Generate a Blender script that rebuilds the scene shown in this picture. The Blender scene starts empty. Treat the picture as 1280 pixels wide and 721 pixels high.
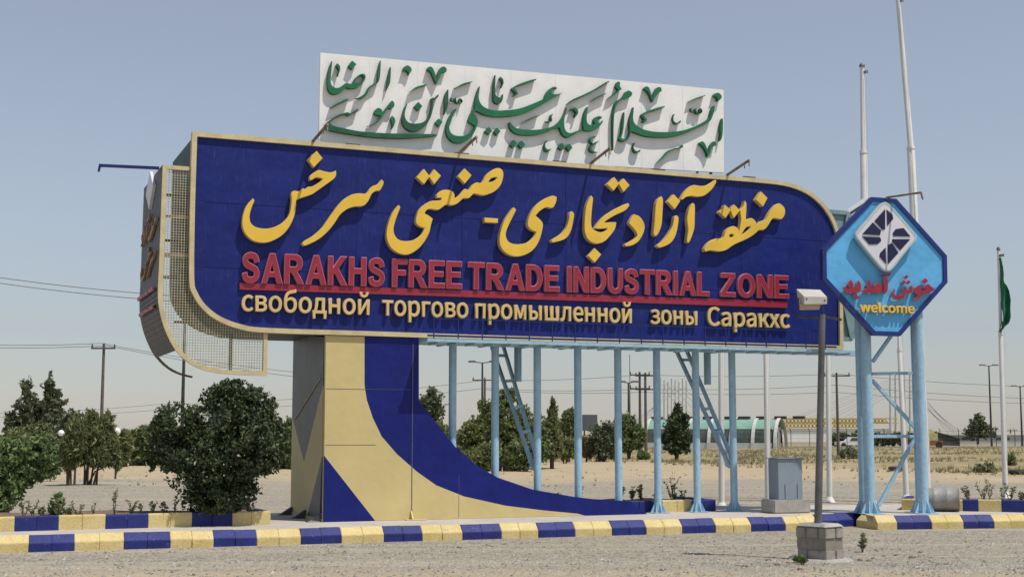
import bpy, bmesh, math, random
from mathutils import Vector, Matrix, noise
random.seed(7)
R = math.radians
sc = bpy.context.scene
col = sc.collection

# ---------------------------------------------------------------- camera, sky, sun, exposure
F, H, HZ = 1700.0, 1.8, 542.0          # focal length in photo pixels, eye height, horizon row
TH = math.atan2(HZ - 360.5, F)
CT, ST = math.cos(TH), math.sin(TH)
cam = bpy.data.cameras.new('camera')
cam.lens = 36 * F / 1280
cam.clip_end = 6000
cam_o = bpy.data.objects.new('camera', cam)
col.objects.link(cam_o)
cam_o.location = (0, 0, H)
cam_o.rotation_euler = (math.pi / 2 + TH, 0, 0)
sc.camera = cam_o

SUNV = Vector((.672, -.428, 1.6)).normalized()
w = bpy.data.worlds.new('World'); sc.world = w; w.use_nodes = True
wt = w.node_tree
sky = wt.nodes.new('ShaderNodeTexSky'); sky.sky_type = 'NISHITA'; sky.sun_disc = False
sky.sun_elevation = math.asin(SUNV.z); sky.sun_rotation = math.atan2(SUNV.x, SUNV.y)
sky.altitude = 0; sky.air_density = 1.5; sky.dust_density = 0.2; sky.ozone_density = 10.0
hs = wt.nodes.new('ShaderNodeHueSaturation'); hs.inputs['Saturation'].default_value = .5
wt.links.new(sky.outputs[0], hs.inputs['Color'])
tn = wt.nodes.new('ShaderNodeMix'); tn.data_type = 'RGBA'; tn.blend_type = 'MULTIPLY'; tn.inputs[0].default_value = 1
tn.inputs[7].default_value = (.977, .968, 1.01, 1)
wt.links.new(hs.outputs[0], tn.inputs[6]); wt.links.new(tn.outputs[2], wt.nodes['Background'].inputs[0])
wt.nodes['Background'].inputs[1].default_value = .1
sl = bpy.data.lights.new('sun', 'SUN'); sl.energy = 4.0; sl.angle = R(.6); sl.color = (1, .94, .84)
so = bpy.data.objects.new('sun', sl); col.objects.link(so); so.location = SUNV * 60
so.rotation_euler = SUNV.to_track_quat('Z', 'Y').to_euler()
sc.view_settings.view_transform = 'Standard'; sc.view_settings.look = 'None'
sc.view_settings.exposure = 0.0; sc.view_settings.gamma = 1
sc.view_settings.use_curve_mapping = False

# ---------------------------------------------------------------- photo geometry -> world
def ray(px, py):
    dx, dz = px - 640, 360.5 - py
    return Vector((dx, F * CT - dz * ST, F * ST + dz * CT))
def gnd(px, py, z=0.):
    r = ray(px, py); t = (z - H) / r.z
    return Vector((r.x * t, r.y * t, z))
def atY(px, py, Y):
    r = ray(px, py); t = Y / r.y
    return Vector((r.x * t, Y, H + r.z * t))
class Plane:
    """upright plane through P, turned by angle A; coordinates (along, depth, up) from P"""
    def __init__(s, P, A):
        s.P = Vector(P); s.A = A
        s.d = Vector((math.cos(A), math.sin(A), 0)); s.n = Vector((-s.d.y, s.d.x, 0))
    def __call__(s, px, py, t=0.):
        r = ray(px, py)
        k = (s.P.dot(s.n) + t) / r.dot(s.n)
        w = Vector((0, 0, H)) + r * k - s.P
        return (w.dot(s.d), w.z)
    def side(s, px, py, a=0.):
        r = ray(px, py)
        k = (s.P.dot(s.d) + a) / r.dot(s.d)
        w = Vector((0, 0, H)) + r * k - s.P
        return (w.dot(s.n), w.z)

# ---------------------------------------------------------------- materials
def mat(name, c, rough=.6, var=.12, scale=3., metal=0., bump=0., bscale=40., c2=None, streak=False, spec=.4, fine=0., chip=None):
    m = bpy.data.materials.new(name); m.use_nodes = True
    nt = m.node_tree; b = nt.nodes['Principled BSDF']
    b.inputs['Roughness'].default_value = rough; b.inputs['Metallic'].default_value = metal
    b.inputs['Specular IOR Level'].default_value = spec
    tc = nt.nodes.new('ShaderNodeTexCoord')
    mp = nt.nodes.new('ShaderNodeMapping')
    nt.links.new(tc.outputs['Object'], mp.inputs[0])
    if streak: mp.inputs['Scale'].default_value = (4, 4, .5)
    n = nt.nodes.new('ShaderNodeTexNoise'); n.inputs['Scale'].default_value = scale
    n.inputs['Detail'].default_value = 8; n.inputs['Roughness'].default_value = .65
    nt.links.new(mp.outputs[0], n.inputs['Vector'])
    r = nt.nodes.new('ShaderNodeValToRGB')
    lo = [x * (1 - var) for x in c]
    hi = [min(1, x * (1 + var)) for x in c] if c2 is None else c2
    r.color_ramp.elements[0].position = .32; r.color_ramp.elements[1].position = .68
    r.color_ramp.elements[0].color = (*lo, 1); r.color_ramp.elements[1].color = (*hi, 1)
    nt.links.new(n.outputs[0], r.inputs[0])
    out = r.outputs[0]
    if fine:
        n2 = nt.nodes.new('ShaderNodeTexNoise'); n2.inputs['Scale'].default_value = bscale
        n2.inputs['Detail'].default_value = 4
        nt.links.new(tc.outputs['Object'], n2.inputs['Vector'])
        mx = nt.nodes.new('ShaderNodeMix'); mx.data_type = 'RGBA'; mx.blend_type = 'OVERLAY'
        mx.inputs[0].default_value = fine
        nt.links.new(out, mx.inputs[6]); nt.links.new(n2.outputs[0], mx.inputs[7]); out = mx.outputs[2]
    if chip:
        nc = nt.nodes.new('ShaderNodeTexNoise'); nc.inputs['Scale'].default_value = 9; nc.inputs['Detail'].default_value = 9; nc.inputs['Roughness'].default_value = .75
        nt.links.new(tc.outputs['Object'], nc.inputs['Vector'])
        rc = nt.nodes.new('ShaderNodeValToRGB'); rc.color_ramp.elements[0].position = .60; rc.color_ramp.elements[1].position = .66
        nt.links.new(nc.outputs[0], rc.inputs[0])
        mc_ = nt.nodes.new('ShaderNodeMix'); mc_.data_type = 'RGBA'; nt.links.new(rc.outputs[0], mc_.inputs[0]); nt.links.new(out, mc_.inputs[6]); mc_.inputs[7].default_value = (*chip, 1); out = mc_.outputs[2]
    nt.links.new(out, b.inputs['Base Color'])
    if bump:
        n3 = nt.nodes.new('ShaderNodeTexNoise'); n3.inputs['Scale'].default_value = bscale
        n3.inputs['Detail'].default_value = 5
        nt.links.new(tc.outputs['Object'], n3.inputs['Vector'])
        bp = nt.nodes.new('ShaderNodeBump'); bp.inputs['Strength'].default_value = bump
        bp.inputs['Distance'].default_value = .02
        nt.links.new(n3.outputs[0], bp.inputs['Height']); nt.links.new(bp.outputs[0], b.inputs['Normal'])
    return m

def leafmat(name, ca, cb, trans=.25):
    m = bpy.data.materials.new(name); m.use_nodes = True
    nt = m.node_tree; nt.nodes.remove(nt.nodes['Principled BSDF'])
    out = nt.nodes['Material Output']
    g = nt.nodes.new('ShaderNodeNewGeometry')
    r = nt.nodes.new('ShaderNodeValToRGB')
    r.color_ramp.elements[0].color = (*ca, 1); r.color_ramp.elements[1].color = (*cb, 1)
    tc = nt.nodes.new('ShaderNodeTexCoord')
    n = nt.nodes.new('ShaderNodeTexNoise'); n.inputs['Scale'].default_value = 1.6
    nt.links.new(tc.outputs['Object'], n.inputs['Vector'])
    ad = nt.nodes.new('ShaderNodeMath'); ad.operation = 'MULTIPLY_ADD'
    ad.inputs[1].default_value = .6
    sb = nt.nodes.new('ShaderNodeMath'); sb.operation = 'MULTIPLY_ADD'; sb.inputs[1].default_value = 1.6; sb.inputs[2].default_value = -.6
    nt.links.new(n.outputs[0], sb.inputs[0])
    nt.links.new(g.outputs['Random Per Island'], ad.inputs[0]); nt.links.new(sb.outputs[0], ad.inputs[2])
    nt.links.new(ad.outputs[0], r.inputs[0])
    d = nt.nodes.new('ShaderNodeBsdfPrincipled'); d.inputs['Roughness'].default_value = .5
    d.inputs['Specular IOR Level'].default_value = .35
    t = nt.nodes.new('ShaderNodeBsdfTranslucent')
    mx = nt.nodes.new('ShaderNodeMixShader'); mx.inputs[0].default_value = trans
    nt.links.new(r.outputs[0], d.inputs['Base Color']); nt.links.new(r.outputs[0], t.inputs[0])
    nt.links.new(d.outputs[0], mx.inputs[1]); nt.links.new(t.outputs[0], mx.inputs[2])
    nt.links.new(mx.outputs[0], out.inputs[0])
    return m

def panelmat(name, c, chalk, c_amt, var=.16, bmp=.9):
    """sheet-metal paint: chalky vertical scratches, slight oil-canning of the sheets"""
    m = mat(name, c, rough=.5, var=var, scale=1.2, spec=.25)
    nt = m.node_tree; b = nt.nodes['Principled BSDF']
    base = b.inputs['Base Color'].links[0].from_socket
    tc = nt.nodes.new('ShaderNodeTexCoord')
    mp = nt.nodes.new('ShaderNodeMapping'); mp.inputs['Scale'].default_value = (16, 16, 1.1)
    nt.links.new(tc.outputs['Object'], mp.inputs[0])
    n = nt.nodes.new('ShaderNodeTexNoise'); n.inputs['Scale'].default_value = 2.2; n.inputs['Detail'].default_value = 9
    n.inputs['Roughness'].default_value = .7
    nt.links.new(mp.outputs[0], n.inputs['Vector'])
    r = nt.nodes.new('ShaderNodeValToRGB'); r.color_ramp.elements[0].position = .56; r.color_ramp.elements[1].position = .76
    nt.links.new(n.outputs[0], r.inputs[0])
    mu = nt.nodes.new('ShaderNodeMath'); mu.operation = 'MULTIPLY'; mu.inputs[1].default_value = c_amt
    nt.links.new(r.outputs[0], mu.inputs[0])
    mx = nt.nodes.new('ShaderNodeMix'); mx.data_type = 'RGBA'
    nt.links.new(mu.outputs[0], mx.inputs[0]); nt.links.new(base, mx.inputs[6]); mx.inputs[7].default_value = (*chalk, 1)
    nt.links.new(mx.outputs[2], b.inputs['Base Color'])
    n3 = nt.nodes.new('ShaderNodeTexNoise'); n3.inputs['Scale'].default_value = 1.1; n3.inputs['Detail'].default_value = 3
    nt.links.new(tc.outputs['Object'], n3.inputs['Vector'])
    bp = nt.nodes.new('ShaderNodeBump'); bp.inputs['Strength'].default_value = bmp; bp.inputs['Distance'].default_value = .07
    nt.links.new(n3.outputs[0], bp.inputs['Height']); nt.links.new(bp.outputs[0], b.inputs['Normal'])
    return m

MT = dict(
    blue=panelmat('blue_paint', (.008, .017, .150), (.11, .15, .40), .45),
    pyl_blue=panelmat('pylon_blue_paint', (.006, .012, .145), (.05, .08, .3), .25),
    cream=mat('cream_frame_paint', (.56, .47, .27), .5, .14, 4, fine=.25),
    pyl=panelmat('pylon_yellow_paint', (.58, .475, .22), (.62, .53, .32), .4, .07, .45),
    letter=mat('golden_letter', (.76, .49, .055), .45, .1, 2),
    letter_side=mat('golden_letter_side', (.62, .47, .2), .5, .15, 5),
    red=mat('crimson_letter', (.30, .022, .045), .4, .15, 5),
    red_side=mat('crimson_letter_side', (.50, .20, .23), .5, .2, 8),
    buff=mat('buff_letter', (.64, .46, .19), .5, .12, 5),
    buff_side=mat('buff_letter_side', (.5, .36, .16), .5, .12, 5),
    green=mat('green_letter', (.012, .14, .062), .45, .2, 4),
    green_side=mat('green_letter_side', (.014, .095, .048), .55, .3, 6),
    white=mat('white_board', (.80, .79, .78), .55, .06, 2.5, fine=.2),
    teal=mat('teal_skin', (.035, .085, .07), .6, .3, 3),
    steel=mat('grey_steel', (.13, .135, .15), .5, .2, 2, metal=.3),
    steel_dk=mat('dark_steel', (.05, .05, .055), .5, .3, 4, metal=.3),
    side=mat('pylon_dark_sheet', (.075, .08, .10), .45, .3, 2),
    rust=mat('rusty_steel', (.2, .12, .06), .8, .4, 6, c2=(.36, .29, .2)),
    brown=mat('brown_letter', (.3, .19, .09), .6, .3, 6),
    lblue=mat('light_blue_paint', (.32, .50, .63), .4, .08, 3, bump=.25, bscale=12, fine=.2),
    lblue_dk=mat('blue_rail_paint', (.010, .018, .12), .5, .2, 4),
    oct=panelmat('sky_blue_paint', (.115, .41, .73), (.26, .55, .78), .35),
    octf=mat('navy_frame_paint', (.012, .028, .17), .4, .15, 4),
    octback=mat('octagon_back', (.2, .3, .31), .5, .15, 3),
    corr=mat('bright_roof_sheet', (.72, .73, .74), .4, .06, 5),
    logo=mat('emblem_white', (.66, .66, .72), .5, .05, 5),
    logo_rim=mat('emblem_rim', (.42, .52, .48), .5, .1, 5),
    navy=mat('emblem_navy', (.012, .012, .06), .4, .15, 4),
    polew=mat('flagpole_white', (.66, .65, .62), .4, .08, 1.5, fine=.15),
    galv=mat('galvanised_pole', (.14, .14, .14), .45, .25, 3, metal=.4, fine=.3),
    lamp=mat('lamp_housing', (.5, .48, .43), .4, .1, 5),
    concrete=mat('concrete', (.36, .34, .31), .9, .2, 5, bump=.4, bscale=60, fine=.4),
    block=mat('cinder_block', (.31, .285, .25), .95, .22, 7, bump=.6, bscale=70, fine=.5),
    mortar=mat('mortar', (.26, .23, .19), .95, .2, 8, bump=.5, bscale=60),
    pave=mat('pavement', (.46, .42, .38), .9, .12, 2, bump=.3, bscale=50, fine=.3),
    kyel=mat('kerb_yellow', (.62, .48, .17), .7, .14, 2.5, bump=.35, bscale=30, c2=(.64, .52, .26), fine=.3, chip=(.36, .31, .23)),
    kblu=mat('kerb_blue', (.008, .015, .14), .6, .2, 2.5, bump=.35, bscale=30, c2=(.017, .028, .19), fine=.25, chip=(.10, .11, .2)),
    soil=mat('soil', (.16, .115, .075), .95, .3, 6, bump=.8, bscale=20, fine=.5),
    cab=mat('cabinet_grey', (.235, .285, .335), .5, .07, 2, fine=.15),
    drum=mat('drum_rusty', (.36, .39, .40), .55, .2, 3.2, c2=(.27, .21, .16), fine=.5, chip=(.2, .11, .06)),
    wood=mat('pole_wood', (.12, .10, .085), .9, .2, 3),
    bark=mat('bark', (.08, .06, .045), .95, .3, 6),
    wire=mat('cable_black', (.16, .16, .16), .6, .1, 5),
    tgreen=mat('tunnel_roof', (.22, .38, .31), .5, .12, 1),
    twhite=mat('tunnel_arch', (.55, .56, .53), .6, .1, 1),
    glassd=mat('dark_glazing', (.07, .085, .07), .25, .4, 1),
    wallw=mat('far_white_wall', (.74, .74, .74), .8, .06, .5),
    yell=mat('yellow_truss', (.50, .38, .10), .5, .15, 1),
    shed=mat('shed_wall', (.42, .44, .47), .7, .1, .3),
    dark=mat('dark_far', (.05, .055, .05), .8, .3, 1),
    stay=mat('stay_cable', (.45, .47, .47), .6, .1, 2),
    tyre=mat('tyre_rubber', (.025, .025, .025), .8, .2, 4),
    flag=mat('flag_green', (.015, .14, .062), .8, .2, 5),
    globe=mat('globe_white', (.8, .8, .78), .4, .03, 3),
    carw=mat('white_car', (.75, .75, .75), .3, .03, 2),
    carr=mat('red_machine', (.26, .08, .06), .5, .2, 2),
    cary=mat('yellow_machine', (.40, .38, .16), .5, .2, 2),
)
LF = dict(
    bush=leafmat('leaf_dark_bush', (.010, .015, .010), (.115, .155, .062), .15),
    hedge=leafmat('leaf_mid_green', (.07, .115, .035), (.26, .34, .14)),
    tam=leafmat('leaf_tamarisk', (.10, .125, .045), (.26, .28, .12), .35),
    pine=leafmat('leaf_pine', (.06, .08, .045), (.18, .205, .11), .25),
    broad=leafmat('leaf_broad', (.08, .115, .04), (.25, .30, .125), .35),
    olive=leafmat('leaf_olive', (.11, .145, .045), (.30, .32, .13), .35),
    dry=leafmat('leaf_dry', (.10, .065, .04), (.25, .19, .11)),
    weed=leafmat('leaf_weed', (.11, .125, .06), (.33, .33, .19)),
    grass=leafmat('leaf_dry_grass', (.13, .12, .05), (.40, .34, .18)),
)

# ---------------------------------------------------------------- mesh helpers
class MB:
    def __init__(s): s.v = []; s.f = []; s.m = []; s.sm = []
    def add(s, vs, fs, mi=0, smooth=False):
        o = len(s.v); s.v += [tuple(x) for x in vs]
        for f in fs: s.f.append([i + o for i in f]); s.m.append(mi); s.sm.append(smooth)
    def box(s, a, b, mi=0):
        (x0, y0, z0), (x1, y1, z1) = a, b
        s.hexa([(x0, y0, z0), (x1, y0, z0), (x1, y1, z0), (x0, y1, z0), (x0, y0, z1), (x1, y0, z1), (x1, y1, z1), (x0, y1, z1)], mi)
    def hexa(s, v, mi=0):
        s.add(v, [(0, 3, 2, 1), (4, 5, 6, 7), (0, 1, 5, 4), (1, 2, 6, 5), (2, 3, 7, 6), (3, 0, 4, 7)], mi)
    def bar(s, p, q, wd, hg=None, mi=0):
        p, q = Vector(p), Vector(q); d = (q - p).normalized(); hg = hg or wd
        u = d.cross(Vector((0, 0, 1)))
        if u.length < .01: u = Vector((1, 0, 0))
        u.normalize(); v = u.cross(d)
        u *= wd / 2; v *= hg / 2
        s.hexa([p - u - v, p + u - v, p + u + v, p - u + v, q - u - v, q + u - v, q + u + v, q - u + v], mi)
    def tube(s, pts, rs, n=12, mi=0, caps=True):
        pts = [Vector(p) for p in pts]
        if not hasattr(rs, '__len__'): rs = [rs] * len(pts)
        vs = []; fs = []
        for i, p in enumerate(pts):
            d = (pts[min(i + 1, len(pts) - 1)] - pts[max(i - 1, 0)]).normalized()
            u = d.cross(Vector((0, 1, 0)) if abs(d.y) < .9 else Vector((1, 0, 0))).normalized(); v = d.cross(u)
            for k in range(n):
                a = 2 * math.pi * k / n; vs.append(p + (u * math.cos(a) + v * math.sin(a)) * rs[i])
        for i in range(len(pts) - 1):
            for k in range(n):
                k2 = (k + 1) % n
                fs.append((i * n + k, i * n + k2, (i + 1) * n + k2, (i + 1) * n + k))
        s.add(vs, fs, mi, n > 6)
        if caps:
            s.add(vs[:n], [tuple(range(n))[::-1]], mi); s.add(vs[-n:], [tuple(range(n))], mi)
    def lathe(s, prof, n=20, mi=0, M=None):
        vs = []; fs = []
        for r, z in prof:
            for k in range(n):
                a = 2 * math.pi * k / n; p = Vector((r * math.cos(a), r * math.sin(a), z))
                vs.append(M @ p if M else p)
        for i in range(len(prof) - 1):
            for k in range(n):
                k2 = (k + 1) % n; fs.append((i * n + k, i * n + k2, (i + 1) * n + k2, (i + 1) * n + k))
        s.add(vs, fs, mi, True)
    def build(s, name, mats, parent=None, bevel=0, label=None):
        me = bpy.data.meshes.new(name); me.from_pydata(s.v, [], s.f)
        if not isinstance(mats, (list, tuple)): mats = [mats]
        for m in mats: me.materials.append(m)
        me.polygons.foreach_set('material_index', s.m)
        me.polygons.foreach_set('use_smooth', s.sm)
        me.update()
        o = bpy.data.objects.new(name, me); col.objects.link(o)
        if parent: o.parent = parent
        if bevel:
            bm = bmesh.new(); bm.from_mesh(me); bmesh.ops.remove_doubles(bm, verts=bm.verts, dist=1e-5)
            bmesh.ops.recalc_face_normals(bm, faces=bm.faces)
            bmesh.ops.bevel(bm, geom=[e for e in bm.edges if len(e.link_faces) == 2 and e.calc_face_angle(0) > .5],
                            offset=bevel, segments=2, affect='EDGES'); bm.to_mesh(me); bm.free()
        if label: o['label'] = label
        return o

def thing(name, label, cat, loc=(0, 0, 0), rz=0, group=None):
    o = bpy.data.objects.new(name, None); col.objects.link(o)
    o.empty_display_size = .2
    o.location = loc; o.rotation_euler = (0, 0, rz); o['label'] = label; o['category'] = cat
    if group: o['group'] = group
    return o
def tag(o, label, cat, group=None):
    o['label'] = label; o['category'] = cat
    if group: o['group'] = group
    return o
def struct(o): o['kind'] = 'structure'; return o
def stuff(o): o['kind'] = 'stuff'; return o

def smooth_poly(P, k=3, corner=65):
    """closed Catmull-Rom through the traced points, sharp corners kept"""
    n = len(P); P = [Vector(p) for p in P]
    def is_c(i):
        a = P[i] - P[i - 1]; b = P[(i + 1) % n] - P[i]
        if a.length < 1e-9 or b.length < 1e-9: return True
        return math.degrees(a.angle(b)) > corner
    C = [is_c(i) for i in range(n)]
    out = []
    for i in range(n):
        p1, p2 = P[i], P[(i + 1) % n]
        p0 = P[i - 1] if not C[i] else p1 * 2 - p2
        p3 = P[(i + 2) % n] if not C[(i + 1) % n] else p2 * 2 - p1
        for j in range(k):
            t = j / k
            out.append(.5 * ((2 * p1) + (p2 - p0) * t + (2 * p0 - 5 * p1 + 4 * p2 - p3) * t * t + (3 * p1 - p0 - 3 * p2 + p3) * t ** 3))
    return out

def solids(name, shapes, t0, thick, mats, parent, label=None, bevel=0., sm=True, stagger=.0016, corner=65, grow=0.):
    """shapes: list of shapes, a shape = [outline, hole, ...] in (along, up); fronts face -y at t0, backs at t0+thick"""
    bm = bmesh.new()
    for q, shp in enumerate(shapes):
        cu = bpy.data.curves.new('tmp', 'CURVE'); cu.dimensions = '2D'; cu.fill_mode = 'BOTH'
        cu.extrude = thick / 2 - bevel; cu.bevel_depth = bevel; cu.bevel_resolution = 0; cu.offset = grow
        for pl_ in shp:
            pts = smooth_poly(pl_, 3, corner) if sm else [Vector(p) for p in pl_]
            sp = cu.splines.new('POLY'); sp.points.add(len(pts) - 1); sp.use_cyclic_u = True
            for pt, p in zip(sp.points, pts): pt.co = (p.x, p.y, 0, 1)
        ob = bpy.data.objects.new('tmp', cu)
        me = ob.to_mesh()
        b2 = bmesh.new(); b2.from_mesh(me)
        for v in b2.verts:
            x, y, z = v.co; v.co = (x, t0 + thick / 2 - z - q % 4 * stagger, y)
        tm = bpy.data.meshes.new('tmp'); b2.to_mesh(tm); b2.free()
        ob.to_mesh_clear(); bm.from_mesh(tm)
        bpy.data.meshes.remove(tm); bpy.data.objects.remove(ob); bpy.data.curves.remove(cu)
    bmesh.ops.recalc_face_normals(bm, faces=bm.faces)
    if not isinstance(mats, (list, tuple)): mats = [mats]
    for f in bm.faces:
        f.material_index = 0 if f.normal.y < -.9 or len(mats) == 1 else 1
        f.smooth = False
    me = bpy.data.meshes.new(name); bm.to_mesh(me); bm.free()
    for m in mats: me.materials.append(m)
    o = bpy.data.objects.new(name, me); col.objects.link(o)
    if parent: o.parent = parent
    if label: o['label'] = label
    return o

def traced(PLN, crop, shapes, t):
    x0, y0, k = crop
    return [[[PLN(x0 + x / k, y0 + y / k, t) for x, y in pl_] for pl_ in shp] for shp in shapes]

try:
    import os
    INTER = bpy.data.fonts.load(os.path.join(bpy.utils.system_resource('DATAFILES'), 'fonts', 'Noto Sans CJK Regular.woff2'))
except Exception:
    INTER = None
def text_mesh(body, offset, sp=1.0):
    cu = bpy.data.curves.new('tmp', 'FONT'); cu.body = body; cu.bevel_depth = offset; cu.bevel_resolution = 0; cu.extrude = .5; cu.space_character = sp
    if INTER: cu.font = INTER
    ob = bpy.data.objects.new('tmp', cu); col.objects.link(ob)
    dg = bpy.context.evaluated_depsgraph_get(); dg.update()
    me = bpy.data.meshes.new_from_object(ob.evaluated_get(dg))
    bpy.data.objects.remove(ob)
    return me
def word(body, PLN, x0, x1, yb0, yb1, yt0, t0, thick, mats, parent, offset=.0, name='lettering', cap=None, sp=1.0):
    """word fitted between photo columns x0..x1; baseline rows at both ends, top row of the first letter at left"""
    a = PLN(x0, yb0, t0); b = PLN(x1, yb1, t0); top = PLN(x0, yt0, t0)
    me = text_mesh(body, offset, sp)
    xs = [v.co.x for v in me.vertices]; ys = [v.co.y for v in me.vertices]
    ref = text_mesh(cap or body[0], offset); rt = max(v.co.y for v in ref.vertices); rb = min(v.co.y for v in ref.vertices)
    if cap is None: rb = 0
    k = (b[0] - a[0]) / (max(xs) - min(xs)); kz = (top[1] - a[1]) / (rt - 0)
    sh = (b[1] - a[1]) / (b[0] - a[0])
    mx = min(xs)
    for v in me.vertices:
        x, y, z = v.co
        X = a[0] + (x - mx) * k
        v.co = (X, t0 + (.5 - z) * thick, a[1] + y * kz + (X - a[0]) * sh)
    me.update()
    me.materials.clear()
    for m in mats: me.materials.append(m)
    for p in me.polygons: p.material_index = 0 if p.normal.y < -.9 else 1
    o = bpy.data.objects.new(name, me); me.name = name; col.objects.link(o); o.parent = parent
    return o

def offset_poly(P, d):
    """inset a closed polygon by d (2D), whichever its winding"""
    n = len(P); P = [Vector(p) for p in P]
    ar = sum(P[i].x * P[(i + 1) % n].y - P[(i + 1) % n].x * P[i].y for i in range(n))
    s = 1 if ar > 0 else -1
    out = []
    for i in range(n):
        e1 = (P[i] - P[i - 1]).normalized(); e2 = (P[(i + 1) % n] - P[i]).normalized()
        n1 = Vector((-e1.y, e1.x)) * s; n2 = Vector((-e2.y, e2.x)) * s
        m = (n1 + n2).normalized(); out.append(P[i] + m * (d / max(.35, m.dot(n1))))
    return out

# ================================================================ THE GROUND
def ground_material():
    m = bpy.data.materials.new('gravel_and_sand'); m.use_nodes = True
    nt = m.node_tree; b = nt.nodes['Principled BSDF']; b.inputs['Roughness'].default_value = .95
    b.inputs['Specular IOR Level'].default_value = .15
    N = nt.nodes.new; L = nt.links.new
    tc = N('ShaderNodeTexCoord'); sx = N('ShaderNodeSeparateXYZ'); L(tc.outputs['Object'], sx.inputs[0])
    def nz(scale, det=6, rough=.6, src=None):
        n = N('ShaderNodeTexNoise'); n.inputs['Scale'].default_value = scale; n.inputs['Detail'].default_value = det
        n.inputs['Roughness'].default_value = rough; L(src or tc.outputs['Object'], n.inputs['Vector']); return n.outputs[0]
    def ramp(src, a, ca, b_, cb):
        r = N('ShaderNodeValToRGB'); r.color_ramp.elements[0].position = a; r.color_ramp.elements[1].position = b_
        r.color_ramp.elements[0].color = (*ca, 1); r.color_ramp.elements[1].color = (*cb, 1); L(src, r.inputs[0]); return r.outputs[0]
    def math_(op, a, b_=None, c=None, cl=False):
        k = N('ShaderNodeMath'); k.operation = op; k.use_clamp = cl
        for i, v in enumerate((a, b_, c)):
            if v is None: continue
            if isinstance(v, (int, float)): k.inputs[i].default_value = v
            else: L(v, k.inputs[i])
        return k.outputs[0]
    def mix(f, a, b_, mode='MIX'):
        x = N('ShaderNodeMix'); x.data_type = 'RGBA'; x.blend_type = mode
        if isinstance(f, (int, float)): x.inputs[0].default_value = f
        else: L(f, x.inputs[0])
        L(a, x.inputs[6]); L(b_, x.inputs[7]); return x.outputs[2]
    # gravel: stones of many tones
    vo = N('ShaderNodeTexVoronoi'); vo.inputs['Scale'].default_value = 19; L(tc.outputs['Object'], vo.inputs['Vector'])
    vo2 = N('ShaderNodeTexVoronoi'); vo2.inputs['Scale'].default_value = 60; L(tc.outputs['Object'], vo2.inputs['Vector'])
    sep = N('ShaderNodeSeparateColor'); L(vo.outputs['Color'], sep.inputs[0])
    sep2 = N('ShaderNodeSeparateColor'); L(vo2.outputs['Color'], sep2.inputs[0])
    g1 = ramp(sep.outputs[0], .05, (.09, .083, .069), .95, (.47, .43, .345))
    g2 = ramp(sep2.outputs[0], .05, (.15, .14, .115), .95, (.40, .37, .30))
    gravel = mix(.5, g1, g2)
    patch = nz(.35, 7, .6)
    gravel = mix(ramp(patch, .35, (0, 0, 0),   .75, (.35, .35, .35)), gravel, ramp(nz(12, 6), .3, (.32, .26, .19), .7, (.46, .38, .28)))
    sand = ramp(nz(.5, 9, .7), .3, (.36, .285, .175), .72, (.50, .415, .275))
    mt = N('ShaderNodeMapping'); mt.inputs['Rotation'].default_value = (0, 0, -R(20)); mt.inputs['Scale'].default_value = (.06, 1.5, 1); L(tc.outputs['Object'], mt.inputs[0])
    trk = nz(1.0, 5, .6, mt.outputs[0])
    gravel = mix(ramp(trk, .50, (0, 0, 0), .62, (.55, .55, .55)), gravel, ramp(nz(16, 6), .3, (.36, .31, .235), .7, (.50, .44, .345)))
    sand = mix(.35, sand, ramp(nz(7, 8, .7), .35, (.28, .21, .14), .65, (.52, .43, .31)))
    scrub = ramp(nz(.9, 9, .75), .35, (.17, .15, .075), .66, (.42, .34, .2))
    # where: depth bands, edges torn by noise
    yy = math_('ADD', sx.outputs[1], math_('MULTIPLY', math_('SUBTRACT', nz(.12, 6, .65), .5), 26.))
    f_s = math_('MULTIPLY_ADD', yy, 1 / 7., -49 / 7., True)
    base = mix(f_s, gravel, sand)
    yx = math_('ADD', sx.outputs[1], math_('MULTIPLY', sx.outputs[0], 1.6))
    y2 = math_('ADD', yx, math_('MULTIPLY', math_('SUBTRACT', nz(.09, 8, .7), .5), 70.))
    f_g = math_('MULTIPLY_ADD', y2, 1 / 22., -88 / 22., True)
    base = mix(f_g, base, scrub)
    # a sandy verge right in front
    y3 = math_('ADD', sx.outputs[1], math_('MULTIPLY', math_('SUBTRACT', nz(.8, 6, .65), .5), 3.))
    f_v = math_('MULTIPLY_ADD', y3, -1 / 1.4, 18.9 / 1.4, True)
    f_v = math_('MULTIPLY', f_v, .75)
    base = mix(f_v, base, sand)
    L(base, b.inputs['Base Color'])
    hb = math_('ADD', math_('MULTIPLY', vo.outputs['Distance'], -.6), math_('MULTIPLY', nz(30, 5), .6))
    bp = N('ShaderNodeBump'); bp.inputs['Strength'].default_value = .7; bp.inputs['Distance'].default_value = .03
    L(hb, bp.inputs['Height']); L(bp.outputs[0], b.inputs['Normal'])
    return m
def gz(x, y):
    if y < 29: return 0.
    k = min(1, (y - 29) / 20)
    h = noise.noise(Vector((x * .11, y * .09, 0))) * .16 + noise.noise(Vector((x * .45, y * .4, 3))) * .07
    if y > 60: h += max(0, noise.noise(Vector((x * .05, y * .06, 9)))) * .35 * min(1, (y - 60) / 30)
    return h * k
xs = sorted(set([-3000, -1500, -800, -400, -200] + [x * 1.0 for x in range(-130, 131)] + [200, 400, 800, 1500, 3000]))
ys = [-60, 0, 10, 16] + [17 + .8 * i for i in range(120)] + [114 + 3 * i for i in range(40)] + [240, 300, 400, 600, 1000, 1600, 2600, 4000]
g = MB()
nx = len(xs)
g.v = [(x, y, gz(x, y) if abs(x) < 190 and y < 235 else 0) for y in ys for x in xs]
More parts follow.
